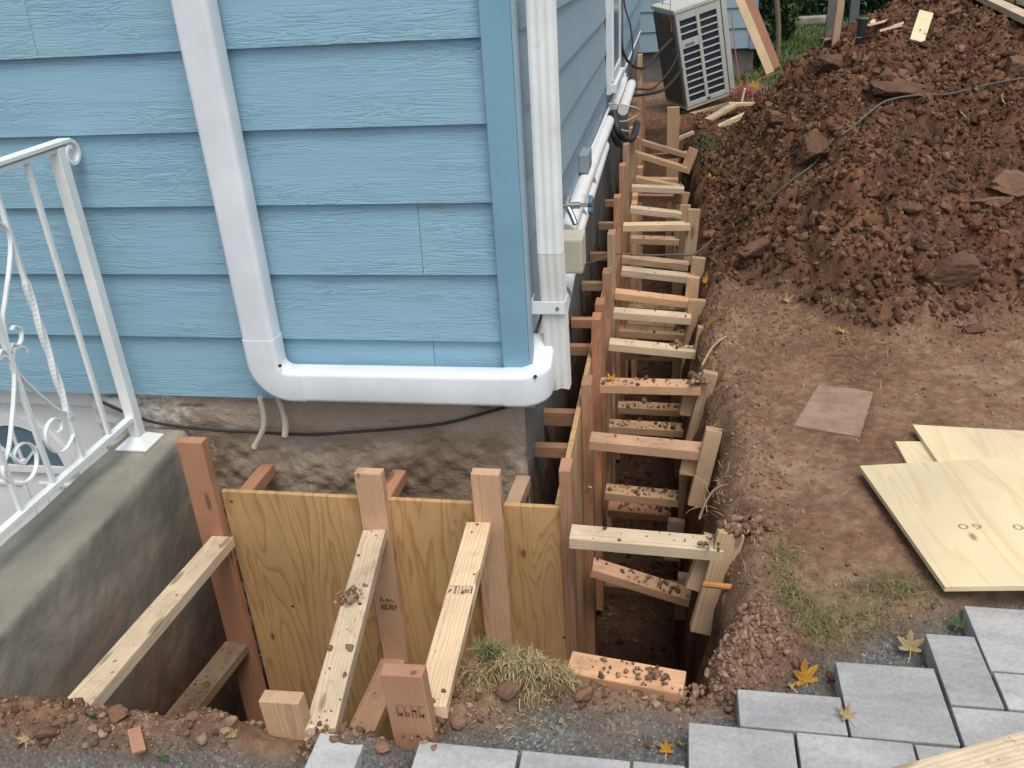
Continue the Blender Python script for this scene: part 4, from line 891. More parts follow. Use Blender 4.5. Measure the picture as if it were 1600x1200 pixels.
# side trench: two tiers of cross braces, their packing boards and stakes
G4 = 'upper cross braces between the side form and the trench bank'; T = .038
UB = [  # left x, right x, y, zL, zR, material, crumbs, label
 (-.278, .168, 2.155, .010, -.004, 'pine', .55, 'nearest upper cross brace, pale with a round knot on its front edge'),
 (-.276, .135, 2.785, -.022, -.050, 'fir_lt', .3, 'second upper cross brace, smooth pinkish board'),
 (-.274, .126, 3.235, -.020, -.018, 'fir_lt', 1.8, 'third upper cross brace, covered with soil clods and a yellow leaf'),
 (-.281, .133, 3.835, -.103, -.139, 'pine', .7, 'fourth upper cross brace, pale with a clump of soil near its right end'),
 (-.279, .100, 4.13, -.062, -.088, 'pine', .3, 'fifth upper cross brace, torn along its back edge'),
 (-.282, .088, 4.28, -.016, -.059, 'fir_lt', .3, 'sixth upper cross brace, slanting down to the right'),
 (-.269, .121, 4.63, -.014, -.058, 'pine', .2, 'seventh upper cross brace, just nearer than the sagging cord'),
 (-.275, .090, 4.79, .005, -.040, 'tan', .15, 'eighth upper cross brace, under the sagging cord'),
 (-.284, .096, 5.08, .101, .106, 'pine', .1, 'ninth upper cross brace, pale and level'),
 (-.265, .050, 5.53, .084, .043, 'pine', .4, 'tenth upper cross brace, pale with dark soil spots at its right end'),
 (-.285, .069, 6.13, .068, .049, 'pine', .1, 'eleventh upper cross brace, level beam before the far dark opening'),
 (-.270, .060, 6.35, .08, .005, 'tan', .05, 'thin board crossing behind the eleventh brace'),
 (-.291, .089, 6.63, .199, .074, 'tan', 0, 'long brace slanting down across the far trench'),
 (-.270, .085, 7.3, .150, .035, 'tan', 0, 'farthest slanting brace, behind the long slanting one'),
 (-.20, .10, 7.35, .01, .03, 'tan', 0, 'short level board between the two far slanting braces')]
for (x0, x1, y, z0, z1, mt, dn, lb) in UB:
    brace('cross_brace', (x0 - .006, y, z0 - T / 2), (x1, y, z1 - T / 2), .074, T, mt, lb, 'wooden brace', G4, dn, sz=(.003, .016) if dn > 1 else (.0025, .010))
G5 = 'lower cross braces deep in the trench'
LBs = [(-.285, .121, 2.78, -.601, -.728, 'fir_lt', 1.6, 'nearest deep brace, reddish and slanting down under a soil load'),
 (-.245, .075, 2.90, -.775, -.792, 'old', 1.6, 'deepest brace below the slanting reddish one'),
 (-.268, .069, 3.28, -.573, -.595, 'tan', 2.4, 'deep brace heaped with soil, under the second upper brace'),
 (-.268, .021, 3.42, -.76, -.775, 'fir', 2.4, 'deep brace heaped with soil, just below another'),
 (-.287, .095, 3.78, -.521, -.531, 'tan', 2.2, 'deep pale edged brace below the third upper brace'),
 (-.265, .067, 4.13, -.60, -.608, 'tan', 1.5, 'deep speckled brace behind the pale edged deep one'),
 (-.273, .075, 4.33, -.245, -.265, 'tan', .4, 'middle depth brace behind the fourth upper brace'),
 (-.243, .026, 4.73, -.368, -.384, 'tan', .2, 'short middle depth brace with a block at its left end'),
 (-.253, .045, 4.38, -.400, -.405, 'old', 1.4, 'dim soil covered brace below the fourth upper brace'),
 (-.268, .040, 5.5, -.105, -.119, 'tan', .3, 'middle depth brace with small blocks, below the ninth upper brace'),
 (-.25, .06, 6.2, -.02, -.03, 'fir', 0, 'brown beam right under the eleventh upper brace'),
 (-.255, .04, 5.05, -.40, -.41, 'old', .8, 'dim brace deep below the seventh upper brace'),
 (-.26, .03, 7.0, -.09, -.10, 'tan', 0, 'thin far board deep behind the slanting braces')]
for (x0, x1, y, z0, z1, mt, dn, lb) in LBs:
    brace('cross_brace', (x0, y, z0 - T / 2), (x1, y, z1 - T / 2), .080, T, mt, lb, 'wooden brace', G5, dn, sz=(.004, .018))
G6 = 'stakes and packing boards against the trench bank'
SK = [((.188, 2.15, .045), (.118, 2.105, -.300), 0.076, 'tan', 'nearest stake, splintered foot, crowned by a clump of mud'),
 ((.158, 2.20, -.02), (.105, 2.165, -.19), 0.088, 'tan', 'rough packing board under the nearest brace end'),
 ((.160, 2.76, .040), (.105, 2.73, -.265), 0.057, 'tan', 'second stake, square sawn top with a mud spot'),
 ((.108, 2.80, -.06), (.088, 2.785, -.17), 0.088, 'tan', 'packing board under the second brace end'),
 ((.163, 3.24, .030), (.098, 3.22, -.30), 0.059, 'tan', 'third stake, leaning, wide top'),
 ((.105, 3.27, -.04), (.085, 3.26, -.18), 0.083, 'tan', 'packing board under the third brace end'),
 ((.152, 3.85, -.030), (.095, 3.83, -.50), 0.053, 'tan', 'fourth stake, tall and pale, beside a curled leaf'),
 ((.128, 4.17, -.02), (.098, 4.15, -.45), 0.083, 'tan', 'fifth stake, wide board leaning on the fifth brace'),
 ((.108, 4.32, .045), (.095, 4.31, -.20), 0.065, 'fir_lt', 'sixth stake, reddish square top'),
 ((.143, 4.66, .035), (.118, 4.64, -.25), 0.071, 'tan', 'seventh stake, narrow pale top beyond the sixth'),
 ((.119, 5.10, .180), (.098, 5.08, -.15), 0.071, 'tan', 'eighth stake, yellow topped, at the ninth brace'),
 ((.076, 5.56, .080), (.064, 5.55, -.12), 0.065, 'tan', 'ninth stake, muddy top'),
 ((.138, 6.66, .200), (.074, 6.64, .03), 0.071, 'fir_lt', 'reddish stake at the end of the long slanting brace'),
 ((.06, 6.2, -.0), (.035, 6.19, -.12), 0.106, 'tan', 'packing board below the reddish stake'),
 ((.083, 3.25, -.455), (.093, 3.25, -1.25), 0.065, 'old', 'tall dark upright deep below the second brace end'),
 ((.045, 3.10, -.60), (.03, 3.08, -.79), 0.071, 'old', 'short upright deep at the end of the soil heaped braces'),
 ((.090, 2.84, -.68), (.080, 2.84, -.90), 0.071, 'old', 'short block deep under the slanting brace end'),
 ((.135, 2.86, -.52), (.120, 2.86, -1.10), 0.065, 'old', 'deep upright beside the slanting reddish brace'),
 ((.10, 3.80, -.46), (.082, 3.80, -1.2), 0.059, 'old', 'deep upright below the third brace end'),
 ((.085, 4.22, -.40), (.07, 4.22, -1.1), 0.059, 'old', 'deep upright behind the third brace'),
 ((.055, 4.75, -.30), (.045, 4.75, -1.1), 0.071, 'old', 'deep upright behind the fourth brace'),
 ((.060, 5.5, -.05), (.045, 5.5, -.9), 0.071, 'old', 'deep upright below the ninth brace'),
 ((.050, 6.15, -.08), (.035, 6.15, -.9), 0.071, 'old', 'deep upright at the far dark opening')]
for (a, b, w, mt, lb) in SK:
    o = board('bank_stake', b, a, w, .038, (0, 1, 0), M[mt]); tag(o, lb, 'wooden stake', G6)
tag(board('far_post', (-.010, 7.6, -1.0), (-.020, 7.6, .345), .10, .05, (0, 1, 0), M['tan']), 'tall brown post standing below the tilted condenser', 'wooden post')
G7 = 'spacer blocks between foundation and side form'
for i, (y, z, m_) in enumerate(((2.70, -.035, 'fir'), (2.96, -.042, 'fir'), (3.55, -.02, 'fir'), (3.86, -.02, 'fir'), (4.36, -.02, 'tan'), (4.85, -.02, 'fir'), (5.46, -.02, 'tan'), (6.0, -.02, 'fir'))):
    o = board('spacer', (-.468 - .02 * (i < 2), y, z), (-.345, y, z), .038, .060 if i == 1 else .045, (0, 0, 1), M[m_])
    tag(o, ['nearest spacer block at the house corner, striped pink', 'second spacer block, under the hanging end of the old downspout', 'third spacer block from the corner', 'fourth spacer block from the corner', 'fifth spacer block, beside the cord', 'sixth spacer block, below the beige box', 'seventh spacer block, below the garden tap', 'farthest spacer block by the side wall'][i], 'wood spacer', G7)
G8 = 'spacer blocks behind the front form'
for (a, b, m_, lb) in (((-1.465, 2.2655, -.075), (-1.44, 2.53, -.060), 'fir_red', 'red spacer block by the left post, behind the front plywood'), ((-.945, 2.2655, -.06), (-.938, 2.53, -.06), 'fir', 'spacer block mostly hidden behind the middle post'), ((-.505, 2.2655, -.06), (-.490, 2.53, -.06), 'tan', 'tan spacer block right of the right post')):
    tag(board('spacer', a, b, .05, .045, (0, 0, 1), M[m_]), lb, 'wood spacer', G8)
# board at the mouth of the side trench
o = brace('cross_brace', (-.235, 1.668, -.055), (.055, 1.632, -.060), .078, .036, 'fir_lt', 'reddish board across the near mouth of the trench, half buried in soil', 'wooden board', G4, 2.2, sz=(.003, .012))
near_clump((-.02, 1.643, -.038), 34, .018, (.004, .013)); near_clump((.07, 1.61, -.06), 30, .02, (.006, .018)); near_clump((.12, 3.23, .0), 26, .022, (.01, .022)); near_clump((.05, 3.84, -.12), 18, .02, (.006, .014))
near_clump((.195, 2.155, .045), 26, .013, (.007, .020)); near_clump((.25, 2.19, .035), 60, .028, (.007, .022)); near_clump((.13, 2.13, .012), 14, .02, (.006, .014))
P = np.concatenate(CP_); Sz = np.concatenate(CS_); tag(scatter('brace_soil', P, Sz, I2, M['clod_dry'], sink=.1), 'crumbs and clods of soil fallen on the braces', 'soil', kind='stuff')

# ------------------------------------------------------------------ plywood sheets at right, timber at the lower right corner
def sheet(nm, pts, z, th, mat, label, group):
    """a flat sheet from its four corners"""
    c = np.mean(pts, axis=0); e = Vector((pts[1][0] - pts[0][0], pts[1][1] - pts[0][1], 0)).normalized(); f = Vector((-e.y, e.x, 0))
    bm = bmesh.new(); lo = []; hi = []
    for (x, y) in pts:
        d = Vector((x - c[0], y - c[1], 0)); a, b = d.dot(e), d.dot(f)
        lo.append(bm.verts.new((a, b, 0))); hi.append(bm.verts.new((a, b, th)))
    bm.faces.new(hi); bm.faces.new(lo[::-1])
    for i in range(4): bm.faces.new((lo[i], lo[(i + 1) % 4], hi[(i + 1) % 4], hi[i]))
    o = bm_obj(nm, bm, mat); o.matrix_world = Matrix(((e.x, f.x, 0, c[0]), (e.y, f.y, 0, c[1]), (0, 0, 1, z), (0, 0, 0, 1)))
    return tag(o, label, 'plywood sheet', group)
G9 = 'plywood sheets lying on the ground'
def quad(TL, BL, BR, TR): return [BL, BR, TR, TL]
sheet('plywood_sheet', quad((.760, 2.738), (.80, 2.05), (1.85, 2.12), (1.80, 2.80)), .012, .015, M['ply_new'], 'lowest plywood sheet, only its left back corner showing', G9)
sheet('plywood_sheet', quad((.834, 2.832), (.905, 2.10), (2.05, 2.10), (1.98, 2.76)), .0275, .015, M['ply_new'], 'middle plywood sheet reaching back beyond the one on top', G9)
top = sheet('plywood_sheet', quad((.605, 2.520), (.715, 1.938), (1.92, 2.08), (1.79, 2.735)), .043, .015, M['ply_new'], 'front plywood sheet on top, with knots and faint printed numbers', G9)
bpy.context.view_layer.update()
fc = bpy.data.curves.new('digits', 'FONT'); fc.body = '09   03'; fc.size = .036; fc.space_character = 1.2
fo = bpy.data.objects.new('digits_tmp', fc); COL.objects.link(fo); bpy.context.view_layer.update()
me = bpy.data.meshes.new_from_object(fo); bpy.data.objects.remove(fo)
dg = link('printed_numbers', me, M['ink_light'], top)
dg.matrix_parent_inverse = top.matrix_world.inverted(); dg.matrix_world = Matrix.Translation((.816, 2.198, .0584)) @ Matrix.Rotation(R_(4), 4, 'Z') @ Matrix.Diagonal((1.75, 1.0, 1, 1))
o = board('lumber_end', (.13, .935, .275), (1.35, 1.478, .275), .16, .038, (0, 0, 1), M['pine']); tag(o, 'pale board entering the picture at the lower right corner above the pavers', 'wooden board')
o = board('lumber_trestle', (.95, 1.30, -.002), (.95, 1.30, .255), .09, .038, (0, 1, 0), M['tan']); tag(o, 'wood block under the pale board at the lower right', 'wood block')

# ------------------------------------------------------------------ condenser, ropes and timber under it
ac = empty('condenser_unit', (.115, 9.15, .06)); ac.rotation_euler = (R_(4), R_(-12.5), R_(27))
tag(ac, 'grey air conditioner condenser unit, tilted, with two columns of dark grille openings', 'air conditioner')
aw, ah, ad = .53, .94, .46
def acb(nm, lo, hi, mt, bev=.004, par=None, kind=None):
    bm = bmesh.new(); box_bm(bm, lo, hi, bev); o = bm_obj(nm, bm, M[mt], par or ac)
    if kind: o['kind'] = kind
    return o
acb('casing', (.006, .03, .02), (aw, ad, ah - .03), 'ac_body')
acb('lid', (-.012, -.008, ah - .028), (aw + .012, ad + .012, ah + .012), 'ac_body', .008)
acb('base_pan', (-.004, .002, -.012), (aw + .004, ad, .018), 'ac_body', .005)
coil = acb('coil_face', (-.004, .05, .03), (.005, ad - .01, ah - .05), 'ac_coil', 0)
bm = bmesh.new()
for i in range(30): box_bm(bm, (-.010, .06 + i * .0133, .035), (-.0045, .062 + i * .0133, ah - .055))
for i in range(7): box_bm(bm, (-.013, .052, .10 + i * .15), (-.0105, ad - .012, .104 + i * .15))
bm_obj('coil_guard', bm, M['ac_coil'], ac)['kind'] = 'stuff'
acb('dark_interior', (.03, .0205, .06), (aw - .05, .0295, ah - .06), 'ac_dark', 0)
c1, c2, c3, c4 = .035, .212, .246, .428
def bar(lo, hi): return acb('grille_bar', lo, hi, 'ac_body', .003)
bar((.002, -.004, .02), (c1, .02, ah - .03)); bar((c2, -.004, .02), (c3, .02, ah - .03)); bar((c4, -.004, .02), (c4 + .045, .02, ah - .03)); bar((c4 + .052, -.012, .015), (aw + .004, .028, ah - .029))
bar((c1 + .0005, -.003, .02), (c2 - .0005, .0085, .066)); bar((c3 + .0005, -.003, .02), (c4 - .0005, .0085, .066))
rows = 12; rh = (ah - .085 - .066) / rows
for r in range(rows):
    z0 = .066 + r * rh + rh * .80; z1 = .066 + (r + 1) * rh
    if r == rows - 1: z1 = ah - .031
    for a, b, s in ((c1, c2, 0), (c3, c4, 1)):
        bar((a + .0005, -.0025, z0), (b - .0005, .0085, z1))
        if s == 0 and r == rows - 4: bar((a + .0006, -.0022, .066 + r * rh + .0005), (b - .0006, .008, z0 - .0005)); acb('grip', (a + .03, -.006, z0 - .045), (b - .05, -.0025, z0 - .020), 'ac_coil', .001)
acb('badge', (.225, -.0065, .032), (.262, -.0045, .05), 'ac_dark', 0)
acb('fan_hub', (.12, .021, .3), (.16, .0215, .34), 'ac_body', 0)
for i, (x, y) in enumerate(((-.02, 9.05), (.0, 9.45))): pass
tag(tube('orange_rope', [(-.10, 9.38, 2.6), (-.145, 9.30, 1.25), (-.15, 9.30, 1.0)], .0035, M['orange'], n=6, seg=4), 'thin rope rising from the left edge of the condenser', 'rope', 'ropes on the condenser')
tag(tube('orange_rope', [(-.02, 9.0, 2.6), (-.075, 9.06, 1.2), (-.055, 9.03, .80)], .004, M['orange'], n=6, seg=4), 'orange rope tied over the front corner of the condenser', 'rope', 'ropes on the condenser')
tag(tube('orange_rope', [(.50, 9.36, .95), (.55, 9.33, .62), (.60, 9.25, .36), (.66, 9.2, .22), (.80, 9.3, .30), (1.0, 9.5, .34)], .005, M['orange'], n=6, seg=5), 'orange string running down the right side of the condenser to the dirt', 'rope', 'ropes on the condenser')
bm = bmesh.new()
for k in range(9):
    c = Vector((.64, 9.1, .20)); P_ = [c + Vector(rng.normal(size=3) * .055) for _ in range(5)]; sweep_bm(bm, spline(P_, 4), circ(.0032, 5))
tag(bm_obj('string_tangle', bm, M['orange']), 'tangle of orange string by the lower right foot of the condenser', 'string')
G10 = 'wood blocks propping the condenser'
for a, b, w, t, m_, lb in (((.30, 8.75, .02), (.56, 8.95, .13), .09, .03, 'pine', 'slanting yellow block right under the condenser'), ((.50, 8.95, .13), (.74, 8.92, .13), .05, .03, 'pine', 'small level pale block at the right under the condenser'),
                           ((.36, 8.45, .0), (.66, 8.62, .10), .05, .04, 'pine', 'lower yellow stick in front of the condenser'), ((.12, 9.2, -.02), (.5, 9.5, .04), .20, .09, 'tan', 'timber pad carrying the condenser'),
                           ((-.02, 7.95, .0), (.16, 8.0, .06), .04, .03, 'pine', 'short pale block at the edge of the trench below the condenser'), ((.62, 9.0, .12), (.645, 8.98, .27), .02, .015, 'white_pvc', 'small white upright strip by the string tangle')):
    tag(board('prop_block', a, b, w, t, (0, 0, 1) if abs(a[2] - b[2]) < .12 else (0, 1, 0), M[m_]), lb, 'wood block', G10)
G11 = 'long boards leaning beyond the mound'
tag(board('leaning_board', (.965, 9.95, .27), (.26, 10.35, 1.75), .085, .038, (0, 1, 0), M['pine']), 'left one of two long boards leaning against the far wing', 'wooden board', G11)
tag(board('leaning_board', (1.035, 10.02, .31), (.345, 10.42, 1.80), .085, .038, (0, 1, 0), M['fir']), 'right, browner one of two long boards leaning against the far wing', 'wooden board', G11)

# ------------------------------------------------------------------ things on the mound
def rock(nm, u, v, r, mat, label, sq=(1, .8, .6), yaw=0, sink=.42, pos=None, cat='stone'):
    p = hit(u, v) if pos is None else Vector(pos); bm = bmesh.new(); bmesh.ops.create_icosphere(bm, subdivisions=5 if r > .05 else 4, radius=1)
    cl = mat == 'clay'; planes = [(Vector(rng.normal(size=3)).normalized(), rng.uniform(.5, .78) + .22 * cl) for _ in range(9)]
    for q in bm.verts:
        c = q.co; n = float(fbm(c.x + u, c.y, 1.1, 4, 300 + int(u), z=c.z)); m_ = float(fbm(c.x + u, c.y, 4, 3, 9, z=c.z))
        k = 1 + .35 * n + .09 * m_
        p3 = Vector((c.x, c.y, c.z)) * k
        for pn, pd in planes:
            e = p3.dot(pn) - pd
            if e > 0: p3 -= pn * e * .94
        p3 *= 1 + (.20 if cl else .13) * float(fbm(c.x + u, c.y, 5, 5, 19, g=.62, z=c.z))
        q.co = Vector((p3.x * sq[0], p3.y * sq[1], p3.z * sq[2])) * r
    o = bm_obj(nm, bm, M[mat], None, True); o.location = p + Vector((0, 0, r * sq[2] * (1 - 2 * sink))); o.rotation_euler = (rng.normal() * .15, rng.normal() * .15, yaw)
    return tag(o, label, cat)
rock('rock', 1415, 118, .07, 'rock', 'squarish grey stone near the top of the mound, under the leaning white board', (1, .7, .9), .1)
rock('rock', 1390, 150, .115, 'rock', 'broad flat brown slab of rock beside the cord on the mound', (1.4, .9, .5), .1)
rock('rock', 1300, 108, .13, 'rock', 'tan rock with a pitted face below the upright stake', (1.2, .8, .6), .3)
rock('rock', 1590, 110, .09, 'rock_tan', 'pale grey stone at the right edge of the picture on the mound', (1.2, .9, .8))
rock('rock', 1255, 345, .065, 'rock', 'dark rounded stone low on the left flank of the mound', (.8, .7, 1.1), .4)
rock('rock', 1180, 400, .085, 'rock', 'large dull rock half buried beside the trench', (1.3, .8, .6), .5)
rock('rock', 1475, 330, .035, 'rock_tan', 'small round tan pebble in the middle of the mound', (1, 1, .9))
rock('rock', 1424, 332, .045, 'rock', 'light grey angular stone in the middle of the mound', (1.2, .8, .8))
rock('rock', 1550, 320, .09, 'rock_tan', 'flat orange brown slab on the right flank of the mound', (1.6, .8, .4), .3)
rock('rock', 1480, 430, .12, 'rock', 'large brown clod at the foot of the mound', (1.3, .9, .6), .2)
rock('rock', 1575, 290, .095, 'rock_tan', 'orange earth lump right of the mound centre', (1.2, .9, .6), .2)
rock('rock', 1270, 240, .10, 'rock', 'dark boulder where the cord dips on the mound', (1.1, .9, .8), .2)
rock('rock', 1215, 190, .09, 'rock_tan', 'orange crumbly lump near the cord, upper left flank', (1.1, .9, .6), .2)
rock('rock', 1545, 535, .045, 'rock_tan', 'rounded stone at the foot of the mound by the path', (1.2, .9, .7))
rock('rock', 1520, 518, .04, 'rock', 'brown stone at the foot of the mound beside a rounded one', (1.2, .9, .8))
rock('rock', 1153, 620, .016, 'rock_tan', 'small tan pebble near the trench beside the third brace', (1, .8, .8))
G12 = 'lumps of red clay'
rock('clay_lump', 540, 1128, .020, 'rock_tan', 'pinkish round lump between the two near stakes', (1, .9, .9), .2, .25, cat='clay lump')
rock('clay_lump', 598, 1172, .018, 'clay', 'red clod on the gravel right of the single paver', (1.1, .8, .7), .2, .25, cat='clay lump')
rock('clay_lump', 716, 1132, .019, 'clay', 'red clod at the foot of the grass tuft', (1.1, .9, .7), .2, .25, cat='clay lump')
rock('clay_lump', 800, 1085, .034, 'rock_tan', 'brown clod under the grass tuft, left', (1.2, .8, .8), .2, .3, cat='clay lump')
rock('clay_lump', 868, 1082, .028, 'rock', 'brown clod under the grass tuft, middle', (1, .8, .8), .2, .3, cat='clay lump')
rock('clay_lump', 912, 1090, .028, 'rock_tan', 'brown clod under the grass tuft, right', (1.1, .8, .7), .5, .3, cat='clay lump')
rock('clay_lump', 185, 1125, .030, 'rock_tan', 'rounded clod right of the foot of the leftmost brace', (1.1, .8, .8), .5, .3, cat='clay lump')
rock('clay_lump', 80, 1150, .028, 'rock', 'muddy clod by the concrete wall at the lower left', (1.2, .8, .7), .5, .3, cat='clay lump')
rock('clay_lump', 305, 1122, .020, 'rock_tan', 'pale clod on the soil ridge below the muddy low brace', (1.2, .8, .7), .5, .3, cat='clay lump')
rock('clay_lump', 380, 1120, .024, 'rock_tan', 'pale clod left of the short near stake', (1.2, .8, .7), .5, .3, cat='clay lump')
p = hit(1240, 668); o = sheet('buried_slab', [(.445, 2.868), (.660, 2.80), (.772, 3.16), (.575, 3.20)], -.016, .020, M['slab'], 'x', None)
tag(o, 'flat pinkish stepping slab sunk in the trodden soil', 'paving slab')
a = hit(1305, 66); o = board('upright_stake', (a.x, a.y, a.z - .05), (a.x + .01, a.y, a.z + .26), .046, .03, (0, 1, 0), M['tan']); tag(o, 'pale wooden stake standing upright on top of the mound', 'wooden stake')
a = hit(1342, 73); cn = empty('tumbler', a + Vector((0, 0, -.01))); cn.rotation_euler = (0, R_(3), 0); tag(cn, 'black insulated tumbler with a green rim beside the upright stake', 'tumbler')
sc_ = (a.y * .128) / .8
bm = bmesh.new(); sweep_bm(bm, [(0, 0, 0), (0, 0, .004), (0, 0, .10), (0, 0, .165)], circ(.029, 20), scale=[.85, .88, 1.0, 1.16]); bm_obj('body', bm, M['black'], cn, True)
bm = bmesh.new(); sweep_bm(bm, [(0, 0, .1652), (0, 0, .172)], circ(.034, 20)); bm_obj('rim', bm, flat('green_rim', (.18, .42, .12), .5), cn, True)
bm = bmesh.new(); sweep_bm(bm, [(0, 0, .1722), (0, 0, .178)], circ(.028, 20)); bm_obj('lid', bm, M['black'], cn, True)
bm = bmesh.new(); sweep_bm(bm, [(0, 0, .05), (0, 0, .056)], circ(.0305, 20)); bm_obj('band', bm, M['steel'], cn, True)
for ch in cn.children: ch.scale = (1.0, 1.0, 1.0)
a = hit(1432, 66); o = board('white_board', (a.x, a.y, a.z), (a.x + .07, a.y + .16, a.z + .15), .085, .02, (.2, -.5, 1), M['ply_new']); tag(o, 'short pale board sticking up slantwise from the mound', 'wooden board')
G13 = 'split wood scraps on the mound'
for i, (u, v, L, yaw) in enumerate(((1355, 45, .10, .3), (1372, 48, .12, -.2), (1390, 50, .13, .1), (1364, 40, .07, 1.2), (1400, 47, .08, .5), (1285, 62, .09, .4), (1298, 66, .08, -.4))):
    a = hit(u, v); d = Vector((math.cos(yaw), math.sin(yaw), rng.uniform(-.1, .25))) * L / 2
    tag(board('wood_scrap', a - d + Vector((0, 0, .02)), a + d + Vector((0, 0, .02)), .035, .016, (0, .3, 1), M['pine' if i < 5 else 'fir_lt']), ['leftmost pale scrap right of the tumbler', 'long scrap behind the tumbler', 'longest pale scrap of the pile by the tumbler', 'scrap standing on edge in the pile by the tumbler', 'rightmost scrap of the pile by the tumbler', 'orange scrap left of the upright stake', 'orange scrap at the foot of the upright stake'][i], 'wood scrap', G13)
for i, (q0, q1) in enumerate((((1600, 40), (1527, 3)), ((1600, 19), (1567, 2)))):
    a, b = hit(*q0), hit(*q1); d = (b - a).normalized(); a = a - d * .30 + Vector((0, 0, .045)); b = b + d * (.5 if i == 0 else 1.1) + Vector((0, 0, .045))
    tag(board('long_plank', a, b, .085, .038, (0, 0, 1), M['pine']), ['nearer of two long planks at the upper right corner', 'farther of two long planks at the upper right corner'][i], 'wooden plank', 'long planks lying behind the mound')

# ------------------------------------------------------------------ far yard
sl = hit(1250, 36, 9.5, 26)
tag(box('far_slab', (sl.x - .55, sl.y - .5, sl.z + .0), (sl.x + .50, sl.y + .55, sl.z + .12), M['concrete'], bevel=.01), 'grey concrete slab lying in the grass of the far yard', 'concrete slab')
tag(box('grey_panel', (2.02, 13.6, .0), (2.24, 13.66, 1.6), M['found_side'], bevel=.004), 'weathered grey panel standing behind the mound', 'fence panel')
tag(box('grey_panel', (2.30, 13.5, .0), (2.42, 13.56, 1.6), M['greypipe'], bevel=.004), 'narrow darker panel right of the wide grey one', 'fence panel')
tr = empty('sapling', (1.27, 12.3, .1)); tag(tr, 'thin bare trunk of a young tree in the far yard', 'tree')
TI = Matrix.Translation((-1.27, -12.3, -.1))
bm = bmesh.new(); sweep_bm(bm, spline([(1.27, 12.3, .05), (1.25, 12.3, .5), (1.17, 12.3, 1.2), (1.20, 12.3, 2.3)], 5), circ(.035, 8)); o = bm_obj('trunk', bm, M['bark'], tr, True); o.matrix_parent_inverse = TI
def leaf_cloud(nm, c, r, n, sz, mat, parent=None, squash=1.):
    c = np.array(c); q = rng.normal(size=(n, 3)); q /= np.linalg.norm(q, axis=1)[:, None]; rad = rng.uniform(.45, 1, n) ** .6
    P = q * rad[:, None] * np.array(r); P *= (1 + .35 * fbm(P[:, 0] + c[0] * 3, P[:, 1], 1.7, 3, 401, z=P[:, 2]))[:, None]; P = P + c
    a = rng.normal(size=(n, 3)); a /= np.linalg.norm(a, axis=1)[:, None]; b = np.cross(a, rng.normal(size=(n, 3))); b /= np.linalg.norm(b, axis=1)[:, None]
    s = rng.uniform(.6, 1.3, n)[:, None] * sz
    V_ = np.stack([P - a * s, P + b * s * .45, P + a * s, P - b * s * .45], 1).reshape(-1, 3); F_ = np.arange(4 * n).reshape(n, 4)
    return mesh_np(nm, V_, F_, mat, parent)
o = leaf_cloud('crown', (1.22, 12.3, 2.7), (.8, .8, .7), 2500, .05, M['bush'], tr); o.matrix_parent_inverse = TI
G14 = 'bushes and shrubs of the far yard'
for i, (x, y, z, r, n, sz, lb) in enumerate(((1.0, 11.9, .35, (.22, .25, .35), 1500, .035, 'low leafy plant at the corner of the far wing'), (1.25, 14.5, .7, (.5, .5, .8), 6000, .05, 'dark shrub behind the bare young trunk'), (2.1, 17.5, 1.0, (1.2, .8, 1.4), 12000, .07, 'large dark shrub behind the concrete slab'),
                                             (3.6, 18.5, 1.2, (1.4, 1.0, 1.6), 12000, .08, 'large dark shrub at the back right of the yard'), (.6, 19, 1.4, (1.6, 1, 1.7), 12000, .08, 'dark shrub behind the far wing'), (6.0, 19.5, 1.5, (1.8, 1, 1.9), 12000, .09, 'dark shrub far to the right'))):
    b_ = empty('shrub', (x, y, z - r[2])); tag(b_, lb, 'shrub', G14); bi = Matrix.Translation((-x, -y, -(z - r[2])))
    o = leaf_cloud('foliage', (x, y, z), r, n, sz, M['bush'], b_); o.matrix_parent_inverse = bi
    bm = bmesh.new(); sweep_bm(bm, [(x, y, .0), (x + .03, y, z)], circ(.03, 6)); o = bm_obj('stem', bm, M['bark'], b_, True); o.matrix_parent_inverse = bi
def blades(nm, pts, ln, wd, mat, lean=.6, bend=.5, seg=3, up=1.0):
    n = len(pts); pts = np.asarray(pts); a = rng.uniform(0, 6.283, n); d = np.stack([np.cos(a), np.sin(a), 0 * a], 1); s = np.stack([-d[:, 1], d[:, 0], 0 * a], 1)
    L = ln * rng.uniform(.45, 1.25, n); le = lean * rng.uniform(.2, 1.3, n); Vv = []
    w = wd * rng.uniform(.7, 1.3, n)
    cur = pts.copy(); ang = le.copy()
    for k in range(seg + 1):
        ww = (w * (1 - (k / seg) ** 2 * .92))[:, None]; Vv += [cur - s * ww / 2, cur + s * ww / 2]
        cur = cur + (d * np.sin(ang)[:, None] + np.array([0, 0, up]) * np.cos(ang)[:, None]) * (L / seg)[:, None]; ang = ang + bend * rng.uniform(.2, 1.6, n)
    V_ = np.stack(Vv, 1); m_ = V_.shape[1]; f = np.array([[2 * k, 2 * k + 1, 2 * k + 3, 2 * k + 2] for k in range(seg)])
    return mesh_np(nm, V_.reshape(-1, 3), (f[None] + (np.arange(n) * m_)[:, None, None]).reshape(-1, 4), mat)
P = on_ground(26000, .3, 7, 9.8, 18, lambda x, y, m_, p_, g_, z: (m_ < .3) & (p_ < .3) & ((y > 11.3) | (x > 1.0) | (rng.uniform(0, 1, len(x)) < .12)))
tag(blades('grass', P, .10, .012, M['yard']), 'green grass of the far yard', 'grass', kind='stuff')

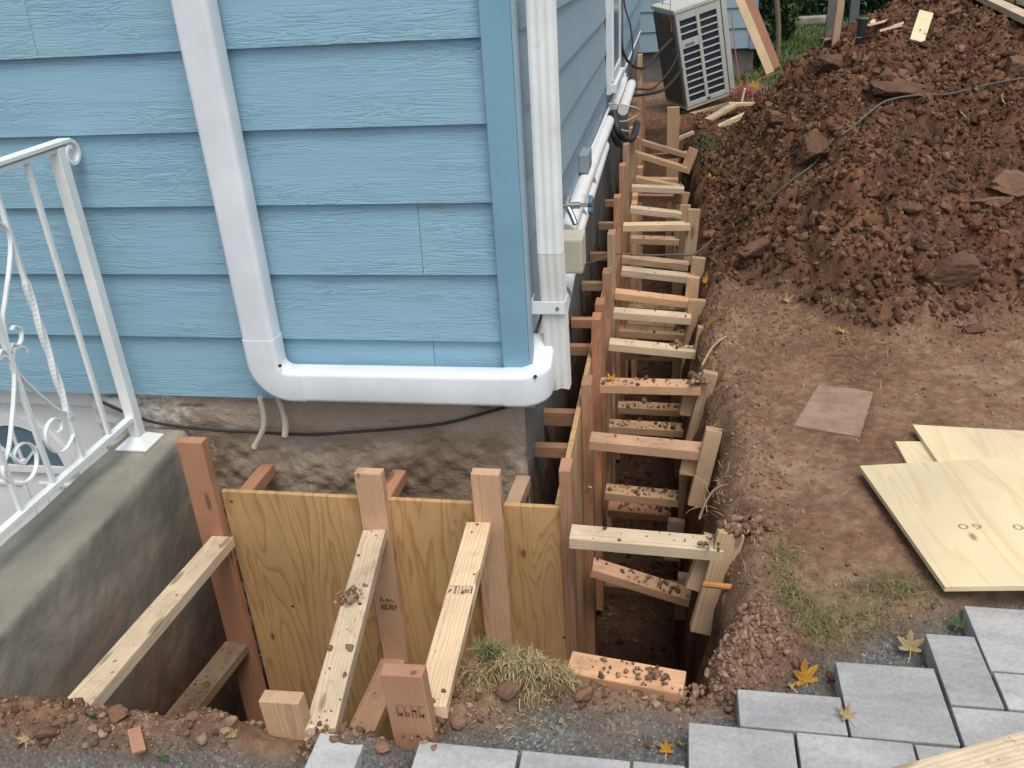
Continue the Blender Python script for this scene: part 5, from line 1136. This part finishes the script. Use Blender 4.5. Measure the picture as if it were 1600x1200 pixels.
# grass near the pit
def gauss_pts(cx, cy, sx, sy, n, rot=0):
    q = rng.normal(size=(n, 2)) * np.array([sx, sy]); c, s = math.cos(rot), math.sin(rot); x = cx + q[:, 0] * c - q[:, 1] * s; y = cy + q[:, 0] * s + q[:, 1] * c
    return np.stack([x, y, ground(x, y)], 1)
P = gauss_pts(-.335, 1.555, .070, .034, 5200); P[:, 2] = np.maximum(P[:, 2], -.02) + .078 * np.exp(-((P[:, 0] + .335) / .12) ** 2 - ((P[:, 1] - 1.555) / .05) ** 2) - .02
P = P[(P[:, 0] < -.205) & (P[:, 1] < 1.63) & (P[:, 0] > -.50)]
Pg = gauss_pts(-.405, 1.575, .020, .018, 700) + np.array([0, 0, .055]); tag(blades('grass_tuft', Pg, .045, .0022, M['tuft_green'], .8, .4, 3), 'greener corner of the overturned tuft', 'grass', kind='stuff')
keepP = rng.uniform(0, 1, len(P)) < np.clip(.75 + 1.1 * fbm(P[:, 0], P[:, 1], 26, 3, 611), .05, 1); P = P[keepP]
Pd = P[rng.integers(0, len(P), 1300)] + rng.normal(size=(1300, 3)) * np.array([.012, .010, .004]); tag(blades('grass_tuft', Pd, .050, .0024, M['straw'], 1.7, .9, 5), 'dead matted thatch of the overturned tuft', 'grass', kind='stuff')
tag(scatter('tuft_soil', P[rng.integers(0, len(P), 260)] + np.array([0, -.004, .004]), psz(260, .003, .012, 2.3), I2, M['clod_dry']), 'soil caught in the grass tuft', 'soil', kind='stuff')
tag(blades('grass_tuft', P, .070, .0015, M['tuft'], 1.15, 1.05, 6), 'overturned tuft of half dry grass at the near edge of the pit', 'grass', kind='stuff')
P = gauss_pts(-.33, 1.545, .065, .028, 16); SZ = rng.uniform(.018, .034, 16); P[:, 2] = np.maximum(P[:, 2] - .005, -.03)
tag(scatter('tuft_roots', P, SZ, I3, M['clod_dry']), 'earth held by the roots of the grass tuft', 'soil', kind='stuff')
P = np.concatenate([gauss_pts(.345, 1.90, .025, .075, 520, .25), gauss_pts(.40, 1.80, .06, .03, 380, .3), gauss_pts(.62, 1.965, .075, .035, 420), gauss_pts(.33, 2.1, .03, .05, 160), gauss_pts(.52, 1.85, .07, .03, 300)])
P = P[(P[:, 2] > -.05) & (P[:, 2] < .2)]
tag(blades('grass_patch', P, .034, .0020, M['tuft_green'], 1.0, .45, 3), 'thin grass growing along the soil edge right of the trench mouth', 'grass', kind='stuff')
P = np.concatenate([gauss_pts(.175, 2.50, .02, .09, 90), gauss_pts(.17, 3.35, .02, .12, 60), gauss_pts(.19, 3.95, .03, .1, 50), gauss_pts(.6, 3.5, .25, .25, 60), gauss_pts(-.08, 1.50, .03, .03, 20), on_ground(260, .2, 2.2, 1.9, 4.3, lambda x, y, m_, p_, g_, z: g_ < .5)])
tag(blades('straw', P, .045, .0018, M['straw'], 1.35, .25, 3), 'stray straw and roots on the soil', 'straw', kind='stuff')
P = np.concatenate([np.stack([rng.uniform(.10, .16, 40), rng.uniform(2.2, 4.0, 40), rng.uniform(-.25, -.02, 40)], 1)])
tag(blades('hanging_roots', P, .10, .0025, M['straw'], 2.0, .3, 4), 'fine roots hanging from the trench bank', 'root', kind='stuff')
tag(tube('root', [(.115, 2.05, -.075), (.15, 2.03, -.06), (.20, 2.015, -.050), (.262, 2.0, -.032)], .009, M['root'], n=8), 'snapped orange root sticking out below the nearest stake', 'root')
tag(tube('root', [(.165, 1.98, -.21), (.19, 1.97, -.15), (.215, 1.95, -.10), (.25, 1.93, -.06)], .004, M['clay'], n=6), 'thin brown root curling from the bank under the orange root', 'root')
tag(tube('root', [(.10, 2.25, .01), (.12, 2.30, .04), (.15, 2.36, .05), (.19, 2.42, .03)], .004, M['clay'], n=6), 'thin root arching over the end of the nearest brace', 'root')
tag(tube('twig', [(.13, 3.30, .03), (.18, 3.45, .05), (.24, 3.60, .03)], .004, M['straw'], n=6), 'pale twig on the bank behind the third stake', 'twig')

# fallen leaves
def maple(name, loc, size, rot, mat, label, curl=.35, stem=True):
    tips = []; lobes = [(90, 1.0), (40, .86), (140, .86), (-8, .60), (188, .60)]
    pts = []
    def pol(a, r): return (r * math.cos(R_(a)), r * math.sin(R_(a)))
    seq = [(-70, .16), (-40, .34), (-18, .60), (-2, .64), (8, .38), (22, .50), (30, .72), (40, .95), (47, .74), (56, .60), (66, .40), (74, .66), (80, .82), (90, 1.08)]
    seq += [(180 - a, r) for a, r in seq[-2::-1]]
    bm = bmesh.new(); c = bm.verts.new((0, 0, 0)); ring = []; mid = []
    for a, r in seq:
        x, y = pol(a, r); ring.append(bm.verts.new((x, y, curl * r * r * (.6 + .4 * math.sin(a * .11 + size * 90))))); x, y = pol(a, r * .5); mid.append(bm.verts.new((x, y, curl * r * r * .10 + .03 * math.sin(a * .16))))
    for i in range(len(seq) - 1):
        bm.faces.new((mid[i], ring[i], ring[i + 1], mid[i + 1])); bm.faces.new((c, mid[i], mid[i + 1]))
    for q in bm.verts: q.co *= size
    th = bmesh.ops.solidify(bm, geom=list(bm.faces), thickness=.0004)
    o = bm_obj(name, bm, M[mat]); o.location = loc; o.rotation_euler = rot; tag(o, label, 'leaf')
    if stem:
        bm = bmesh.new(); sweep_bm(bm, spline([(0, 0, 0), (.02 * size, -.4 * size, .02 * size), (-.1 * size, -.9 * size, 0.04 * size)], 4), circ(.0011, 5)); bm_obj('leaf_stem', bm, M[mat], o, True)
    return o
def lf(u, v, size, rz, mat, label, tx=0.1, ty=0.1, curl=.35, dz=.008, stem=True, pos=None):
    p = hit(u, v, 1.0) if pos is None else Vector(pos)
    return maple('fallen_leaf', p + Vector((0, 0, dz)), size, (tx, ty, rz), mat, label, curl, stem)
lf(1258, 1068, .052, .5, 'leaf_y', 'large bright yellow maple leaf standing behind the grey pavers', 1.0, .1, .3, .012)
lf(1300, 1072, .030, 2.2, 'leaf_b', 'curled brown leaf between the bright yellow leaf and a paver', .9, .3, .8, .010)
lf(1235, 1082, .022, 1.2, 'leaf_p', 'crumpled pale leaf in front of the bright yellow one', .5, .3, 1.0, .012)
lf(0, 0, .042, -.2, 'leaf_p', 'pale yellow maple leaf leaning on the corner of a paver with its stem out', .8, -.1, .25, .02, pos=(.612, 1.80, -.05))
lf(0, 0, .032, .7, 'leaf_p', 'withered pale leaf lying across two pavers', .2, .1, .9, .006, pos=(.413, 1.522, .001))
lf(0, 0, .026, -.4, 'leaf_g', 'olive leaf at the back edge of the paver by the plywood', .1, .1, .4, .006, pos=(.745, 1.89, -.03))
lf(1040, 1178, .026, .2, 'leaf_y', 'small yellow leaf among dry bits by the bottom pavers', .5, .2, .6, .01)
lf(1015, 1172, .024, 1.4, 'leaf_b', 'dry brown leaf left of the small yellow one by the bottom pavers', .4, .2, .8, .01)
lf(1064, 1168, .020, 2.4, 'leaf_p', 'withered pale leaf right of the small yellow one', .5, .2, 1.0, .01)
lf(262, 1190, .026, 1.9, 'leaf_g', 'green leaf on the soil at the lower left', .2, .1, .2, .008, stem=False)
lf(150, 1128, .024, 2.4, 'leaf_dg', 'dark green curled leaf by the foot of the leftmost brace', .6, .2, .7, .012)
lf(268, 1113, .012, .4, 'leaf_y', 'tiny yellow leaf on the ridge before the concrete wall', .4, .2, .5, .008, stem=False)
lf(365, 1162, .020, .4, 'leaf_p', 'crumpled tan leaf left of the short near stake', .4, .2, 1.2, .01, stem=False)
lf(42, 1165, .022, .9, 'leaf_p', 'small pale leaf by the wall at the left edge', .5, .2, .7, .01)
lf(782, 1143, .014, 1.0, 'leaf_p', 'small narrow pale green leaf on the gravel below the tuft', .3, .1, .6, .006, stem=False)
lf(1230, 474, .040, .3, 'leaf_p', 'pale withered leaf on the path at the foot of the mound', .4, .2, .9, .01)
lf(1316, 521, .036, 1.3, 'leaf_y', 'yellow leaf near a dark slab at the foot of the mound', .2, .1, .3, .01)
lf(1103, 447, .045, .4, 'leaf_y', 'orange yellow curled leaf by the sixth stake', .8, .2, .8, .01)
lf(1150, 432, .032, .9, 'leaf_y', 'yellow leaf on the red soil beside the trench', .4, .2, .5, .01)
lf(1113, 512, .030, 2.2, 'leaf_y', 'curled yellow leaf on top of the fourth stake', .8, .2, .8, .012)
lf(1112, 283, .055, .5, 'leaf_y', 'yellow leaf on the slope by the far braces', .3, .2, .4, .01)
lf(1132, 247, .045, 1.5, 'leaf_y', 'small yellow leaf above another on the far slope', .4, .2, .4, .01)
lf(1178, 137, .09, .2, 'leaf_y', 'yellow leaf on the ground right of the condenser', .5, .1, .5, .01)
lf(1568, 166, .05, .8, 'leaf_p', 'pale yellow leaf near the cord at the right of the mound', .8, .2, .4, .012)
lf(1503, 183, .035, .8, 'leaf_p', 'small pale leaf under the cord on the mound', .6, .2, .4, .012)
lf(1345, 415, .04, .5, 'leaf_b', 'brown orange leaf in the lower part of the mound', .6, .2, .6, .012)
lf(0, 0, .035, .5, 'leaf_y', 'yellow leaf lying on the third upper cross brace', .1, .1, .3, .004, pos=(-.235, 3.235, -.012))
# little dark scorched mat of weeds by the far trench
P = gauss_pts(.20, 7.55, .09, .22, 500); P[:, 2] += .0
tag(blades('weeds', P, .06, .01, M['bush']), 'dark green weeds at the far edge of the trench', 'weeds', kind='stuff')
